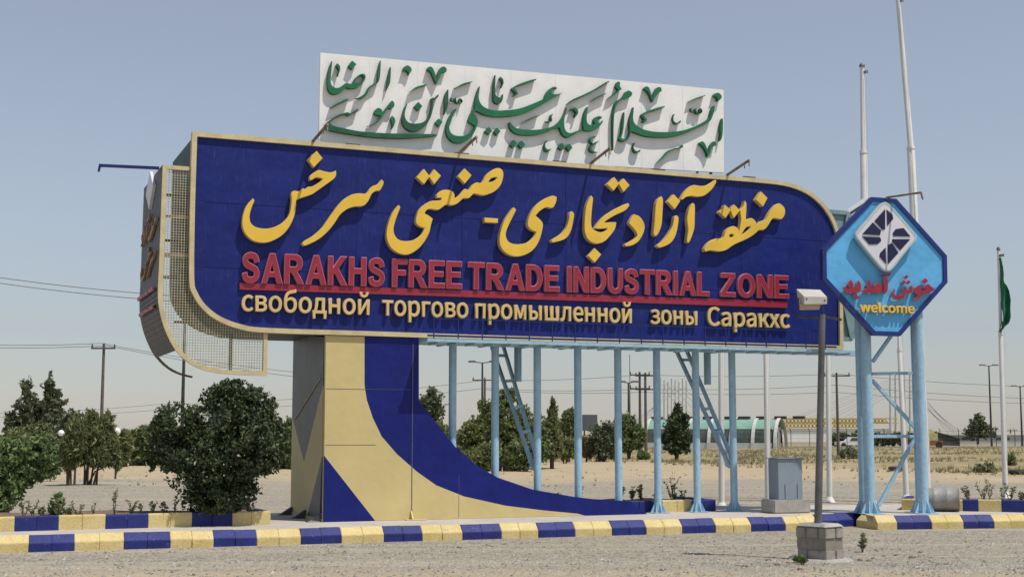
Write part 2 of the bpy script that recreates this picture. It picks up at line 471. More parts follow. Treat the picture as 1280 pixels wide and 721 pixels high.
for j in range(len(ys) - 1):
    for i in range(nx - 1):
        g.f.append([j * nx + i, j * nx + i + 1, (j + 1) * nx + i + 1, (j + 1) * nx + i]); g.m.append(0); g.sm.append(True)
struct(g.build('ground', ground_material()))

# ================================================================ KERBS AND PAVEMENT
K0 = Vector((0, 23.9)); KD = Vector((1, .372)).normalized(); KN = Vector((-KD.y, KD.x))
def kx(px, py):                      # position along the kerb front line seen at a photo pixel
    r = ray(px, py); r2 = Vector((r.x, r.y)); k = K0.dot(KN) / r2.dot(KN)
    return (r2 * k - K0).dot(KD)
PZ = .25
# the profile across a kerbstone: foot, face, sloped shoulder, top
PROF = [(0, -.05), (0, .13), (.13, PZ), (.19, PZ + .003), (.19, -.05)]
def stone(mb_parent, o, d, nrm, u0, u1, m, prof=PROF, name='kerb_block', bow=0.):
    mb = MB(); n = len(prof); vs = []
    jit = random.uniform(-.010, .010)
    for u in (u0 + .0015, u1 - .0015):
        for a, z in prof:
            p = o + d * u + nrm * (a + jit); vs.append((p.x, p.y, z + jit * .6))
    fs = [tuple(range(n)), tuple(range(2 * n - 1, n - 1, -1))]
    for i in range(n): fs.append((i, i + n, (i + 1) % n + n, (i + 1) % n))
    mb.add(vs, fs)
    return mb.build(name, m, mb_parent, bevel=.007)
def kerb_run(root, o, d, marks, first, prof=PROF):
    """marks: positions of colour changes; every colour field is two stones"""
    nrm = Vector((-d.y, d.x)); c = first
    for u0, u1 in zip(marks, marks[1:]):
        n = 2 if u1 - u0 > .55 else 1
        for i in range(n):
            a = u0 + (u1 - u0) * i / n; stone(root, o, d, nrm, a, a + (u1 - u0) / n, MT['kyel'] if c else MT['kblu'], prof)
        c = not c
px_marks = [36, 93, 155, 213, 267, 321, 376, 427, 480, 528, 578, 627, 673, 719, 765, 808, 853, 895, 939, 982, 1018]
mk = [kx(p, 684 - p * .0245) for p in px_marks]
left = [mk[0] - 1.02 * i for i in range(7, 0, -1)]
kr = thing('painted_kerb', 'long kerb of alternating yellow and blue stones along the gravel, below the sign pylon', 'kerb')
kerb_run(kr, K0, KD, left + mk, True)
E0 = K0 + KD * mk[-1]
# the kerb steps back, then runs on
B0 = E0 + KD * .02 + KN * .42; B1 = gnd(1075, 657.5); B1 = Vector((B1.x, B1.y)) + KN * .1 + KD * .12
ks = thing('painted_kerb', 'short set-back blue kerb stretch between the two long painted kerbs, behind the block pier', 'kerb')
dd = (B1 - B0); Lb = dd.length; dd.normalize()
kerb_run(ks, B0, dd, [-.3, .35, .35 + (Lb - .35) * 1.0], True)
C0 = gnd(1097, 661.8); C0 = Vector((C0.x, C0.y)); C1 = gnd(1280, 659.4); C1 = Vector((C1.x, C1.y))
CD = (C1 - C0).normalized(); CN = Vector((-CD.y, CD.x))
def cx(px):
    r = ray(px, 660.5); r2 = Vector((r.x, r.y)); k = C0.dot(CN) / r2.dot(CN); return (r2 * k - C0).dot(CD)
kc = thing('painted_kerb', 'painted kerb at the right edge, starting with an angled yellow corner stone below the octagonal sign', 'kerb')
mc = [0, cx(1122), cx(1165), cx(1205), cx(1243), cx(1285)]
mc += [mc[-1] + .62 * i for i in range(1, 9)]
kerb_run(kc, C0, CD, mc, True)
cd2 = (-CN + CD * .12).normalized(); ce = C0 + CN * .195 + CD * .005
stone(kc, ce - cd2 * .62, cd2, Vector((-cd2.y, cd2.x)), 0, .62, MT['kyel'])

SA = math.atan2(1709.7, 4184)
P0 = gnd(404, 652, PZ)
SG = Plane(P0, SA)
def sgw(s, t): v = P0 + SG.d * s + SG.n * t; return Vector((v.x, v.y))
pv = MB()
front = [K0 + KD * -20 + KN * .186, E0 + KN * .186 - KD * .1, B0 + KN * .186, B1 + Vector((-.05, .186)), C0 + CN * .186, C0 + CD * 12 + CN * .186]
back = [K0 + KD * -20 + KN * 4.6, sgw(.5, 3.1), sgw(6, 3.0), sgw(8.8, 2.4), C0 + CD * 1 + CN * 4.2, C0 + CD * 12 + CN * 4.2]
for a, b, c, d_ in zip(front, front[1:], back[1:], back):
    pv.add([(a.x, a.y, PZ - .004), (b.x, b.y, PZ - .004), (c.x, c.y, PZ - .004), (d_.x, d_.y, PZ - .004),
            (c.x, c.y, -.02), (d_.x, d_.y, -.02)], [(0, 1, 2, 3), (3, 2, 4, 5)])
struct(pv.build('pavement', MT['pave']))

# planter borders: upright painted kerbs round beds of soil
BP = [(0, -.03), (0, .215), (.015, .23), (.14, .23), (.14, -.03)]
def border(label, o, d, marks, first, z0, depth, ends=(True, True)):
    root = thing('planter_kerb', label, 'kerb')
    pr = [(a, z + z0) for a, z in BP]
    kerb_run(root, o, d, marks, first, pr)
    nrm = Vector((-d.y, d.x))
    for e, u in zip(ends, (marks[0], marks[-1])):
        if e:
            oo = o + d * (u + (.14 if u == marks[0] else 0)) + nrm * .145
            stone(root, oo, nrm, -d, 0, depth, MT['kyel'] if u == marks[-1] and not first else MT['kblu'], [(a, z) for a, z in pr])
    s = MB(); n = 14; m = 5
    L = marks[-1] - marks[0]
    for j in range(m + 1):
        for i in range(n + 1):
            p = o + d * (marks[0] + .16 + (L - .32) * i / n) + nrm * (.13 + (depth - .05) * j / m)
            s.v.append((p.x, p.y, z0 + .17 + random.uniform(0, .05)))
    for j in range(m):
        for i in range(n):
            s.f.append([j * (n + 1) + i, j * (n + 1) + i + 1, (j + 1) * (n + 1) + i + 1, (j + 1) * (n + 1) + i]); s.m.append(0); s.sm.append(True)
    struct(s.build('soil', MT['soil']))
    return o, d, nrm
a = gnd(0, 664, PZ); b = gnd(338, 655, PZ); a = Vector((a.x, a.y)); b = Vector((b.x, b.y))
lbd = (b - a).normalized()
def lx(px):
    r = ray(px, 659); r2 = Vector((r.x, r.y)); nn = Vector((-lbd.y, lbd.x)); k = a.dot(nn) / r2.dot(nn); return (r2 * k - a).dot(lbd)
lm = [lx(p) for p in (18, 73, 132, 185, 240, 290, 338)]
lb = border('low planter kerb of yellow and blue stones under the big dark bush on the left', a, lbd, [lm[0] - 2.5, lm[0] - 1.6, lm[0] - .8] + lm, True, PZ, 1.5)
a2 = Vector(sgw(SG(770, 636, .42)[0], .42)); mbd = Vector((SG.d.x, SG.d.y))
def mx_(px): return SG(px, 636, .42)[0] - SG(770, 636, .42)[0]
mb_ = border('dark blue and yellow planter kerb with weeds, behind the light blue columns', a2, mbd, [-.8, 0, mx_(828), mx_(865), mx_(895)], True, PZ, 1.3)
a3 = gnd(1127, 636.8, PZ); b3 = gnd(1280, 639.8, PZ); a3 = Vector((a3.x, a3.y)); b3 = Vector((b3.x, b3.y)); rbd = (b3 - a3).normalized()
def rx(px):
    r = ray(px, 637); r2 = Vector((r.x, r.y)); nn = Vector((-rbd.y, rbd.x)); k = a3.dot(nn) / r2.dot(nn); return (r2 * k - a3).dot(rbd)
rb = border('yellow and blue planter kerb behind the rusty drum at the right edge', a3, rbd, [0, rx(1150), rx(1177), rx(1223) - .3, rx(1223), rx(1252), rx(1284), rx(1284) + .6, rx(1284) + 1.2], True, PZ, 1.2)

# ================================================================ THE BIG SIGN
S = thing('industrial_zone_sign', 'huge blue billboard with golden calligraphy on a curved yellow and blue pylon', 'sign', P0, SA)
pan_px = [(240, 165), (400, 178.2), (560, 191.6), (720, 204.9), (880, 218.2), (955, 224.5), (985, 229), (1008, 238), (1026, 252), (1039, 270), (1047, 290), (1051, 315),
          (1052, 380), (1052.5, 437), (880, 432.3), (640, 425.5), (460, 419.8), (335, 416), (300, 411.5), (272, 401), (252, 385.5), (240, 367), (236, 347), (237, 260)]
PAN = smooth_poly([SG(*p) for p in pan_px], 3, 40)
PIN = offset_poly(PAN, .085)
solids('panel', [[offset_poly(PAN, .04)]], 0, .06, MT['blue'], S, sm=False)
solids('panel_frame', [[PAN, PIN]], -.055, .16, MT['cream'], S, sm=False)
# sheet seams of the panel, thin folded strips
sm_ = MB()
zt = lambda x: 6.72
for x in (.55, 2.6, 4.75, 6.75, 8.7):
    sm_.box((x - .006, -.006, 3.42), (x + .006, .01, 6.68))
for z in (4.45, 5.6):
    sm_.box((-2.2, -.005, z - .005), (10.8, .01, z + .005))
sm_.build('sheet_seam', MT['blue'], S)
body = [p for p in PAN if p.x < 9.6]
body = offset_poly(body, .05)
solids('box_body', [[body]], .11, 2.5, MT['teal'], S, sm=False)
# ---- golden Persian lettering
CA = (295, 180, 1054 / 190); CB = (475, 200, 923 / 160); CC = (600, 215, 6.01); CD_ = (770, 215, 1280 / 220)
LT = -.13
def gold(crop, shapes, sub=None):
    return solids('lettering', traced(SG, crop, shapes, LT), LT, .125, [MT['letter'], MT['letter_side']], S, bevel=.006)
gold(CA, [[[(500, 105), (560, 52), (598, 100), (540, 160)]],
  [[(515, 248), (513, 228), (530, 208), (572, 184), (600, 190), (655, 200), (692, 188), (692, 215), (678, 240), (640, 268), (560, 325), (520, 350), (424, 383), (415, 420), (405, 490), (370, 570), (320, 630), (250, 670), (190, 682), (120, 668), (70, 625), (47, 570), (50, 500), (75, 430), (118, 380), (125, 395), (110, 430), (95, 480), (92, 520), (105, 555), (140, 580), (200, 590), (260, 580), (320, 550), (360, 510), (380, 460), (388, 390), (385, 345), (400, 328), (440, 330), (460, 312), (480, 315), (500, 300), (525, 298), (560, 280), (595, 255), (605, 243), (590, 235), (555, 230), (530, 245)]],
  [[(462, 690), (480, 670), (540, 635), (600, 580), (650, 510), (700, 440), (750, 385), (800, 355), (850, 345), (905, 345), (940, 300), (985, 280), (1010, 250), (1022, 265), (1015, 290), (995, 322), (975, 322), (940, 345), (915, 395), (880, 428), (820, 432), (770, 450), (720, 490), (680, 550), (630, 610), (570, 660), (500, 695), (470, 703)]]])
gold(CB, [[[(268, 125), (318, 68), (356, 118), (318, 172)]], [[(358, 122), (392, 70), (437, 115), (392, 172)]], [[(565, 118), (612, 65), (658, 112), (612, 168)]],
  [[(135, 328), (143, 345), (125, 390), (105, 450), (95, 500), (105, 545), (135, 578), (185, 588), (245, 578), (300, 540), (325, 490), (285, 475), (262, 450), (265, 410), (285, 360), (320, 325), (365, 300), (410, 295), (445, 292), (445, 270), (415, 272), (412, 255), (440, 225), (480, 218), (520, 228), (535, 255), (535, 285), (575, 255), (610, 212), (640, 218), (670, 180), (700, 165), (735, 168), (770, 110), (820, 70), (860, 62), (885, 85), (885, 130), (865, 185), (825, 225), (780, 245), (740, 253), (680, 240), (655, 260), (635, 275), (600, 275), (560, 310), (520, 325), (480, 318), (440, 345), (415, 358), (360, 350), (330, 365), (318, 388), (345, 400), (378, 425), (365, 470), (350, 530), (310, 600), (260, 650), (200, 680), (140, 672), (85, 635), (55, 580), (50, 520), (65, 450), (95, 380)],
   [(775, 165), (800, 132), (835, 122), (852, 128), (820, 155)]]])
gold(CB, [[[(755, 418), (850, 425), (848, 452), (757, 447)]]])
gold(CC, [[[(255, 268), (270, 285), (240, 345), (205, 420), (192, 470), (205, 515), (240, 540), (300, 545), (360, 530), (405, 490), (428, 450), (385, 430), (360, 395), (372, 340), (410, 270), (470, 215), (540, 182), (575, 190), (570, 225), (545, 268), (500, 262), (450, 290), (415, 330), (440, 350), (470, 385), (465, 440), (445, 510), (410, 570), (360, 610), (290, 632), (220, 620), (170, 580), (150, 530), (155, 460), (185, 370), (230, 300)]],
  [[(540, 515), (560, 500), (615, 465), (650, 420), (670, 360), (675, 310), (690, 298), (705, 315), (700, 360), (685, 430), (660, 480), (620, 510), (560, 525), (545, 527)]],
  [[(835, 180), (800, 260), (788, 380), (790, 450), (810, 500), (850, 530), (890, 535), (940, 515), (990, 460), (1015, 420), (1022, 380), (980, 380), (932, 385), (945, 365), (1010, 325), (1085, 290), (1118, 255), (1115, 238), (1090, 245), (1000, 290), (930, 340), (885, 390), (866, 420), (905, 424), (962, 420), (950, 440), (910, 455), (870, 445), (840, 420), (833, 370), (840, 270), (847, 200)]],
  [[(815, 630), (862, 575), (908, 620), (862, 678)]], [[(958, 92), (1010, 42), (1043, 88), (1005, 138)]], [[(1045, 90), (1080, 52), (1122, 100), (1080, 148)]]])
gold(CD_, [[[(65, 525), (100, 510), (145, 480), (158, 455), (140, 420), (105, 380), (100, 365), (130, 310), (170, 325), (200, 365), (207, 405), (195, 450), (165, 500), (120, 530), (75, 537)]],
  [[(330, 180), (340, 200), (338, 280), (330, 380), (310, 440), (290, 465), (275, 450), (280, 400), (285, 340), (290, 250), (305, 205)]],
  [[(378, 215), (420, 165), (465, 212), (428, 268)]],
  [[(440, 318), (453, 335), (448, 390), (435, 450), (405, 505), (360, 535), (315, 548), (302, 535), (340, 505), (385, 450), (415, 390), (425, 330)]],
  [[(560, 228), (572, 245), (572, 330), (568, 410), (545, 480), (530, 512), (518, 500), (528, 420), (520, 350), (528, 290), (545, 245)]],
  [[(475, 195), (500, 150), (540, 110), (570, 98), (620, 105), (670, 95), (725, 60), (727, 75), (700, 120), (650, 165), (600, 178), (550, 172), (510, 180), (485, 198)]]])
gold(CD_, [[[(752, 292), (795, 242), (833, 278), (798, 332)]], [[(836, 278), (860, 240), (900, 280), (858, 332)]], [[(1018, 200), (1055, 145), (1100, 190), (1070, 248)]],
  [[(650, 577), (645, 558), (672, 518), (720, 488), (778, 482), (800, 432), (840, 398), (878, 405), (897, 440), (905, 400), (912, 340), (905, 285), (925, 255), (938, 213), (947, 232), (945, 300), (942, 350), (985, 338), (1015, 362), (1020, 392), (1060, 357), (1090, 350), (1120, 295), (1160, 245), (1190, 232), (1225, 265), (1225, 310), (1200, 342), (1165, 335), (1135, 340), (1100, 395), (1070, 420), (1040, 420), (1000, 455), (940, 490), (860, 525), (800, 565), (750, 575), (690, 568)],
   [(820, 460), (840, 447), (860, 458), (850, 475), (828, 475)], [(908, 458), (945, 402), (983, 392), (972, 415), (930, 450)]]])
# ---- Latin and Cyrillic lines
def lin(x, x0, y0, x1, y1): return y0 + (y1 - y0) * (x - x0) / (x1 - x0)
rb_ = lambda x: lin(x, 303, 352.5, 986, 372.6); rt_ = lambda x: lin(x, 303, 315.5, 986, 345)
def earc(cx_, cy_, rx2, ry2, a0, a1, n=9): return [(cx_ + rx2 * math.cos(R(a0 + (a1 - a0) * k / n)), cy_ + ry2 * math.sin(R(a0 + (a1 - a0) * k / n))) for k in range(n + 1)]
def stroke(sp, wd):
    P = open_smooth([Vector(p) for p in sp], 3); L_ = []; R_ = []
    for i, p in enumerate(P):
        t = (P[min(i + 1, len(P) - 1)] - P[max(i - 1, 0)]).normalized(); q = Vector((-t.y, t.x)) * wd / 2
        L_.append(tuple(p + q)); R_.append(tuple(p - q))
    return L_ + R_[::-1]
def open_smooth(P, k=4):
    out = []
    for i in range(len(P) - 1):
        p1, p2 = P[i], P[i + 1]; p0 = P[i - 1] if i else p1 * 2 - p2; p3 = P[i + 2] if i + 2 < len(P) else p2 * 2 - p1
        for j in range(k):
            t = j / k
            out.append(.5 * ((2 * p1) + (p2 - p0) * t + (2 * p0 - 5 * p1 + 4 * p2 - p3) * t * t + (3 * p1 - p0 - 3 * p2 + p3) * t ** 3))
    return out + [P[-1]]
CAPS = {
 'A': (.84, [[(0, 0), (.32, 1), (.53, 1), (.86, 0), (.66, 0), (.585, .22), (.262, .22), (.19, 0)], [(.315, .37), (.535, .37), (.425, .74)]]),
 'K': (.80, [[(0, 0), (0, 1), (.19, 1), (.19, .58), (.54, 1), (.78, 1), (.42, .59), (.81, 0), (.58, 0), (.29, .44), (.19, .33), (.19, 0)]]),
 'H': (.74, [[(0, 0), (0, 1), (.19, 1), (.19, .6), (.55, .6), (.55, 1), (.74, 1), (.74, 0), (.55, 0), (.55, .43), (.19, .43), (.19, 0)]]),
 'F': (.62, [[(0, 0), (0, 1), (.64, 1), (.64, .83), (.19, .83), (.19, .6), (.58, .6), (.58, .43), (.19, .43), (.19, 0)]]),
 'E': (.68, [[(0, 0), (0, 1), (.68, 1), (.68, .83), (.19, .83), (.19, .6), (.63, .6), (.63, .43), (.19, .43), (.19, .17), (.70, .17), (.70, 0)]]),
 'T': (.72, [[(.27, 0), (.27, .83), (0, .83), (0, 1), (.73, 1), (.73, .83), (.46, .83), (.46, 0)]]),
 'I': (.19, [[(0, 0), (0, 1), (.19, 1), (.19, 0)]]),
 'L': (.62, [[(0, 0), (0, 1), (.19, 1), (.19, .17), (.62, .17), (.62, 0)]]),
 'N': (.74, [[(0, 0), (0, 1), (.19, 1), (.56, .36), (.56, 1), (.74, 1), (.74, 0), (.55, 0), (.18, .64), (.18, 0)]]),
 'Z': (.70, [[(0, 0), (0, .17), (.46, .83), (.03, .83), (.03, 1), (.69, 1), (.69, .84), (.22, .17), (.70, .17), (.70, 0)]]),
 'D': (.76, [[(0, 0), (0, 1), (.36, 1)] + earc(.36, .5, .40, .5, 80, -80) + [(.36, 0)], [(.19, .17), (.34, .17)] + earc(.34, .5, .22, .33, -80, 80)[::1] + [(.34, .83), (.19, .83)]]),
 'O': (.86, [earc(.43, .5, .43, .52, 0, 345, 23), earc(.43, .5, .235, .345, 0, 345, 23)]),
 'U': (.74, [[(0, 1), (.19, 1), (.19, .40)] + earc(.37, .36, .18, .20, 180, 360, 8) + [(.55, .40), (.55, 1), (.74, 1), (.74, .36)] + earc(.37, .36, .37, .38, 0, -180, 12) + [(0, .36)]]),
 'S': (.70, [stroke([(.60, .70), (.54, .86), (.36, .92), (.17, .87), (.11, .74), (.18, .61), (.36, .53), (.55, .44), (.61, .29), (.53, .13), (.34, .08), (.15, .14), (.09, .31)], .185)]),
 'R': (.80, [[(0, 0), (0, 1), (.46, 1)] + earc(.46, .715, .29, .285, 80, -60, 8) + [(.52, .42), (.64, .26), (.80, 0), (.57, 0), (.40, .28), (.30, .40), (.19, .41), (.19, 0)], [(.19, .57), (.42, .57)] + earc(.42, .70, .125, .13, -70, 70, 5) + [(.42, .83), (.19, .83)]]),
}
def caps(body, PLN, x0, x1, yb, yt, t0, thick, mats, parent):
    a_ = PLN(x0, yb(x0), t0); b_ = PLN(x1, yb(x1), t0); hgt = PLN(x0, yt(x0), t0)[1] - a_[1]; h2 = PLN(x1, yt(x1), t0)[1] - b_[1]
    gap = .13; tot = sum(CAPS[c][0] for c in body) + gap * (len(body) - 1); k_ = (b_[0] - a_[0]) / tot; x = 0; shp = []
    for c in body:
        wd_, pols = CAPS[c]
        shp.append([[(a_[0] + (x + px_) * k_, a_[1] + (b_[1] - a_[1]) * (x + px_) / tot + py_ * (hgt + (h2 - hgt) * x / tot)) for px_, py_ in pl_] for pl_ in pols]); x += wd_ + gap
    return solids('lettering', shp, t0, thick, mats, parent, sm=False, bevel=.008, stagger=0)
for wd, x0, x1 in (('SARAKHS', 303, 480.5), ('FREE', 491, 577), ('TRADE', 586, 699), ('INDUSTRIAL', 710, 887), ('ZONE', 902, 986)):
    caps(wd, SG, x0, x1, rb_, rt_, -.09, .085, [MT['red'], MT['red_side']], S)
solids('underline', [[[SG(300, 352.7 + .9, -.05), SG(984, 376.5, -.05), SG(984, 384.5, -.05), SG(300, 361.5, -.05)]]], -.05, .05, [MT['red'], MT['red_side']], S, sm=False)
cb_ = lambda x: lin(x, 302, 388, 987, 409.5); ct_ = lambda x: lin(x, 302, 368, 987, 392.5)
for wd, x0, x1 in (('свободной', 302, 462), ('торгово', 478, 585.5), ('промышленной', 594.5, 790), ('зоны', 814, 872), ('Саракхс', 885, 988)):
    word(wd, SG, x0, x1, cb_(x0), cb_(x1), ct_(x0), -.085, .08, [MT['buff'], MT['buff_side']], S, .0055, cap='о')

# ---- pylon
def zz(px, py): a = SG(px, py); return (a[0], max(a[1], 0.0))
inner = [(455.6, 420.5), (455.6, 481), (458.6, 500), (466, 522), (477, 545), (496, 567), (521, 589), (545, 606), (580, 620), (632, 631.6), (680, 637.5), (722, 641.5), (731, 650)]
outer = [(523.6, 422), (523.6, 500.5), (545, 528), (569, 558), (594, 580), (621, 596), (666, 611.5), (715, 620), (743, 623.6), (788, 626), (809, 650)]
IN = [zz(*p) for p in inner]; OU = [zz(*p) for p in outer]
xl = 0.
tri = [zz(402.4, 569), zz(469, 652)]
yel = [(xl, IN[0][1])] + IN[:-1] + [(IN[-1][0], 0), (tri[1][0], 0), (xl, tri[0][1])]
solids('pylon_yellow_plate', [[yel]], .0, .05, MT['pyl'], S, sm=False)
solids('pylon_blue_plate', [[OU[:-1] + [(OU[-1][0], 0), (IN[-1][0], 0)] + IN[:-1][::-1]]], .0, .05, MT['pyl_blue'], S, sm=False)
solids('pylon_triangle_plate', [[[(xl, tri[0][1]), (tri[1][0], 0), (xl, 0)]]], .0, .05, MT['pyl_blue'], S, sm=False)
PD = 2.55
def sd(px, py): a = SG.side(px, py); return (min(max(a[0], .05), PD), max(a[1], 0))
def side_plate(pts, m, name):
    mb = MB(); q = [sd(*p) for p in pts]
    n = len(q)
    mb.add([(0, t, z) for t, z in q] + [(.04, t, z) for t, z in q], [tuple(range(n)), tuple(range(2 * n - 1, n - 1, -1))] + [(i, (i + 1) % n, (i + 1) % n + n, i + n) for i in range(n)])
    return mb.build(name, m, S)
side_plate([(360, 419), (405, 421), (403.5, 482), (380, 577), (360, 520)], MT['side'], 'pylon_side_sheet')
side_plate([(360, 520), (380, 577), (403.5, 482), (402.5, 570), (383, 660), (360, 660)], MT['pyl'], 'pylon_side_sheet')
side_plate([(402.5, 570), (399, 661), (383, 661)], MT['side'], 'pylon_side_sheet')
ztop = IN[0][1]
b_ = MB(); b_.box((.045, .055, 0), (1.66, PD - .02, ztop)); b_.build('pylon_core', MT['steel'], S)
b_ = MB()
b_.bar((-.012, .3, 2.55), (-.012, 2.3, .62 + 1.2), .012); b_.bar((-.01, .05, .0), (-.01, PD, .0), .02, .1)
b_.box((-.012, .02, 0), (.005, .05, ztop))
b_.build('pylon_seam', MT['pyl'], S)
b_ = MB(); b_.box((1.635, -.008, 0), (1.648, .002, 3.2))
b_.box((.02, -.004, 2.35), (1.6, .002, 2.356)); b_.box((.02, -.004, 1.35), (.95, .002, 1.356)); b_.box((2.55, -.004, .02), (2.556, .002, .8))
b_.build('pylon_seam', MT['steel'], S)
for t in (.06, 1.25, 2.35):
    ft = MB(); ft.hexa([(-.28, t, 0), (0, t, 0), (0, t + .16, 0), (-.28, t + .16, 0), (-.2, t + .02, .03), (-.01, t + .02, .15), (-.01, t + .14, .15), (-.2, t + .14, .03)])
    ft.build('foot_gusset', MT['steel_dk'], S)
ft = MB(); ft.box((1.5, -.16, 0), (1.9, -.005, .012)); ft.hexa([(1.62, -.14, 0), (1.64, -.14, 0), (1.64, -.004, 0), (1.62, -.004, 0), (1.62, -.02, .16), (1.64, -.02, .16), (1.64, -.004, .16), (1.62, -.004, .16)])
ft.build('foot_gusset', MT['pyl'], S)

# ---- light blue columns, gusseted feet
cols_px = [566, 619, 671.5, 722, 772, 820.5, 869, 914.5]
ctop = SG(640, 432.5, .05)[1]
cs = []
for p in cols_px:
    s_ = SG(p, 437, .25)[0]; cs.append(s_)
    c_ = MB(); c_.tube([(s_, .25, .012), (s_, .25, ctop)], .073, 18)
    c_.build('column', MT['lblue'], S)
    f_ = MB(); f_.box((s_ - .17, .08, 0), (s_ + .17, .42, .012))
    for k in range(8):
        a_ = k * math.pi / 4; u = Vector((math.cos(a_), math.sin(a_), 0)); q = Vector((-u.y, u.x, 0)) * .005; c0 = Vector((s_, .25, .012))
        A_, B_, C_ = c0 + u * .07, c0 + u * .165, c0 + u * .07 + Vector((0, 0, .19))
        f_.add([A_ - q, B_ - q, C_ - q, A_ + q, B_ + q, C_ + q], [(0, 1, 2), (5, 4, 3), (0, 3, 4, 1), (1, 4, 5, 2), (2, 5, 3, 0)])
    f_.build('column_foot', MT['lblue'], S)
# beam, catwalk deck and low rail in front of the panel foot
s0, s1 = SG(524, 430, -.05)[0], 11.1
bz = ctop
b_ = MB(); b_.box((s0, .11, bz), (s1 + .75, .39, bz + .1))
for s_ in cs[::1]: b_.bar((s_, .39, bz + .06), (s_, 1.1, bz + .06), .07, .07)
b_.build('support_beam', MT['lblue'], S)
b_ = MB(); b_.box((s0, -.50, bz + .012), (s1 - .3, .018, bz + .03)); b_.box((s0, -.53, bz + .005), (s1 - .3, -.502, bz + .06))
n_ = 26
for i in range(n_): b_.box((s0 + .2 + i * .36, -.50, bz - .03), (s0 + .23 + i * .36, .018, bz + .01))
b_.build('catwalk_deck', MT['lblue'], S)
b_ = MB(); rz = bz + .43; 
b_.bar((s0, -.525, bz + .115), (s1 - .5, -.525, bz + .115), .02, .035); b_.bar((s0 + .1, -.525, rz), (s1 - .5, -.525, rz), .016)
k = 0
while s0 + .12 + k * .47 < s1 - .5:
    x = s0 + .12 + k * .47; b_.bar((x, -.525, bz + .07), (x, -.525, rz), .018); k += 1
b_.build('catwalk_rail', MT['lblue_dk'], S)
# two sloping ladder brackets carrying the rear of the box
def bracket(sc_):
    b_ = MB(); A1, A2 = (2.3, bz + .14), (.29, .88)
    for o_, dz in ((-.17, 0), (.09, .12)):
        b_.bar((sc_ + o_, A1[0], A1[1] + 0), (sc_ + o_ * .55, A2[0] + (.0 if dz == 0 else .1), A2[1] + dz), .055, .075)
    for f in (.08, .30, .52, .72):
        t = A1[0] + (A2[0] - A1[0]) * f; z = A1[1] + (A2[1] - A1[1]) * f
        b_.bar((sc_ - .17 + .08 * f, t, z), (sc_ + .09 - .03 * f, t, z + .06 * f), .06, .06)
    b_.build('bracket', MT['lblue'], S)
    p_ = MB(); p_.tube([(sc_ - .02, 1.25, bz - .62), (sc_ - .02, 1.25, bz + .10)], .075, 14); p_.build('bracket_stub', MT['lblue'], S)
bracket(cs[2] + .03); bracket(cs[7] + .03)
# lamp arms on the upper edge
for p, q in (((390, 179), (403, 167)), ((573, 193), (591, 180)), ((737, 206), (761, 192)), ((908, 220), (932, 205.5))):
    s_, z_ = SG(*p)
    b_ = MB(); b_.bar((s_, .15, z_ - .1), (s_, -.04, z_ + .02), .035); b_.bar((s_, -.03, z_ + .015), (s_ + .1, -.72, z_ + .2), .04)
    b_.bar((s_ + .1, -.70, z_ + .2), (s_ + .1, -.72, z_ + .08), .02); b_.bar((s_ + .06, -.6, z_ + .17), (s_ + .06, -.6, z_ + .05), .014)
    b_.build('lamp_arm', MT['rust'], S)
for i in range(5):
    s_ = .35 + i * 2.15 + random.uniform(-.2, .2); z_ = 6.82
    q = MB(); q.box((s_, -.03, z_ - .015), (s_ + .28, .04, z_ + .018)); q.build('frame_clip', MT['steel_dk'], S)

# ---- end wing on the left: ribbon-shaped side sign and wire mesh
wo = [(203.5, 206), (201.5, 260), (199, 330), (197.5, 362), (199, 385), (206, 411), (220, 438), (241, 456.5), (268, 465.5), (300, 468.5), (331.5, 469.5)]
WO = [Vector(SG(*p)) for p in wo]
def open_smooth(P, k=4):
    out = []
    for i in range(len(P) - 1):
        p1, p2 = P[i], P[i + 1]; p0 = P[i - 1] if i else p1 * 2 - p2; p3 = P[i + 2] if i + 2 < len(P) else p2 * 2 - p1
        for j in range(k):
            t = j / k
            out.append(.5 * ((2 * p1) + (p2 - p0) * t + (2 * p0 - 5 * p1 + 4 * p2 - p3) * t * t + (3 * p1 - p0 - 3 * p2 + p3) * t ** 3))
    return out + [P[-1]]
WO = open_smooth(WO)
def strip_in(P, d):
    out = []
    for i, p in enumerate(P):
        t = (P[min(i + 1, len(P) - 1)] - P[max(i - 1, 0)]).normalized(); out.append(p + Vector((-t.y, t.x)) * d)
    return out
WI = strip_in(WO, .075)
solids('wing_frame', [[[*WO, *WI[::-1]]]], -.01, .07, MT['cream'], S, sm=False)
xR = WO[-1].x; zb = WO[-1].y; zT = WO[0].y
def each_box(name, m, boxes):
    for a_, c_ in boxes:
        q = MB(); q.box(a_, c_); q.build(name, m, S)
each_box('wing_bar', MT['cream'], [((WO[0].x + .07, -.005, zT - .07), (-2.45, .05, zT)), ((xR - .04, -.005, zb), (xR + .03, .05, 3.35))] + [((WO[0].x + .02, .055, z), (-2.4, .09, z + .06)) for z in (5.28, 4.6)])
each_box('wing_brace', MT['steel_dk'], [((xR - .62, .1, zb + .05), (xR - .57, .14, 3.3))] + [((WO[0].x + .04, 1.2, z), (-2.45, 1.24, z + .05)) for z in (5.85, 5.02, 4.35)])
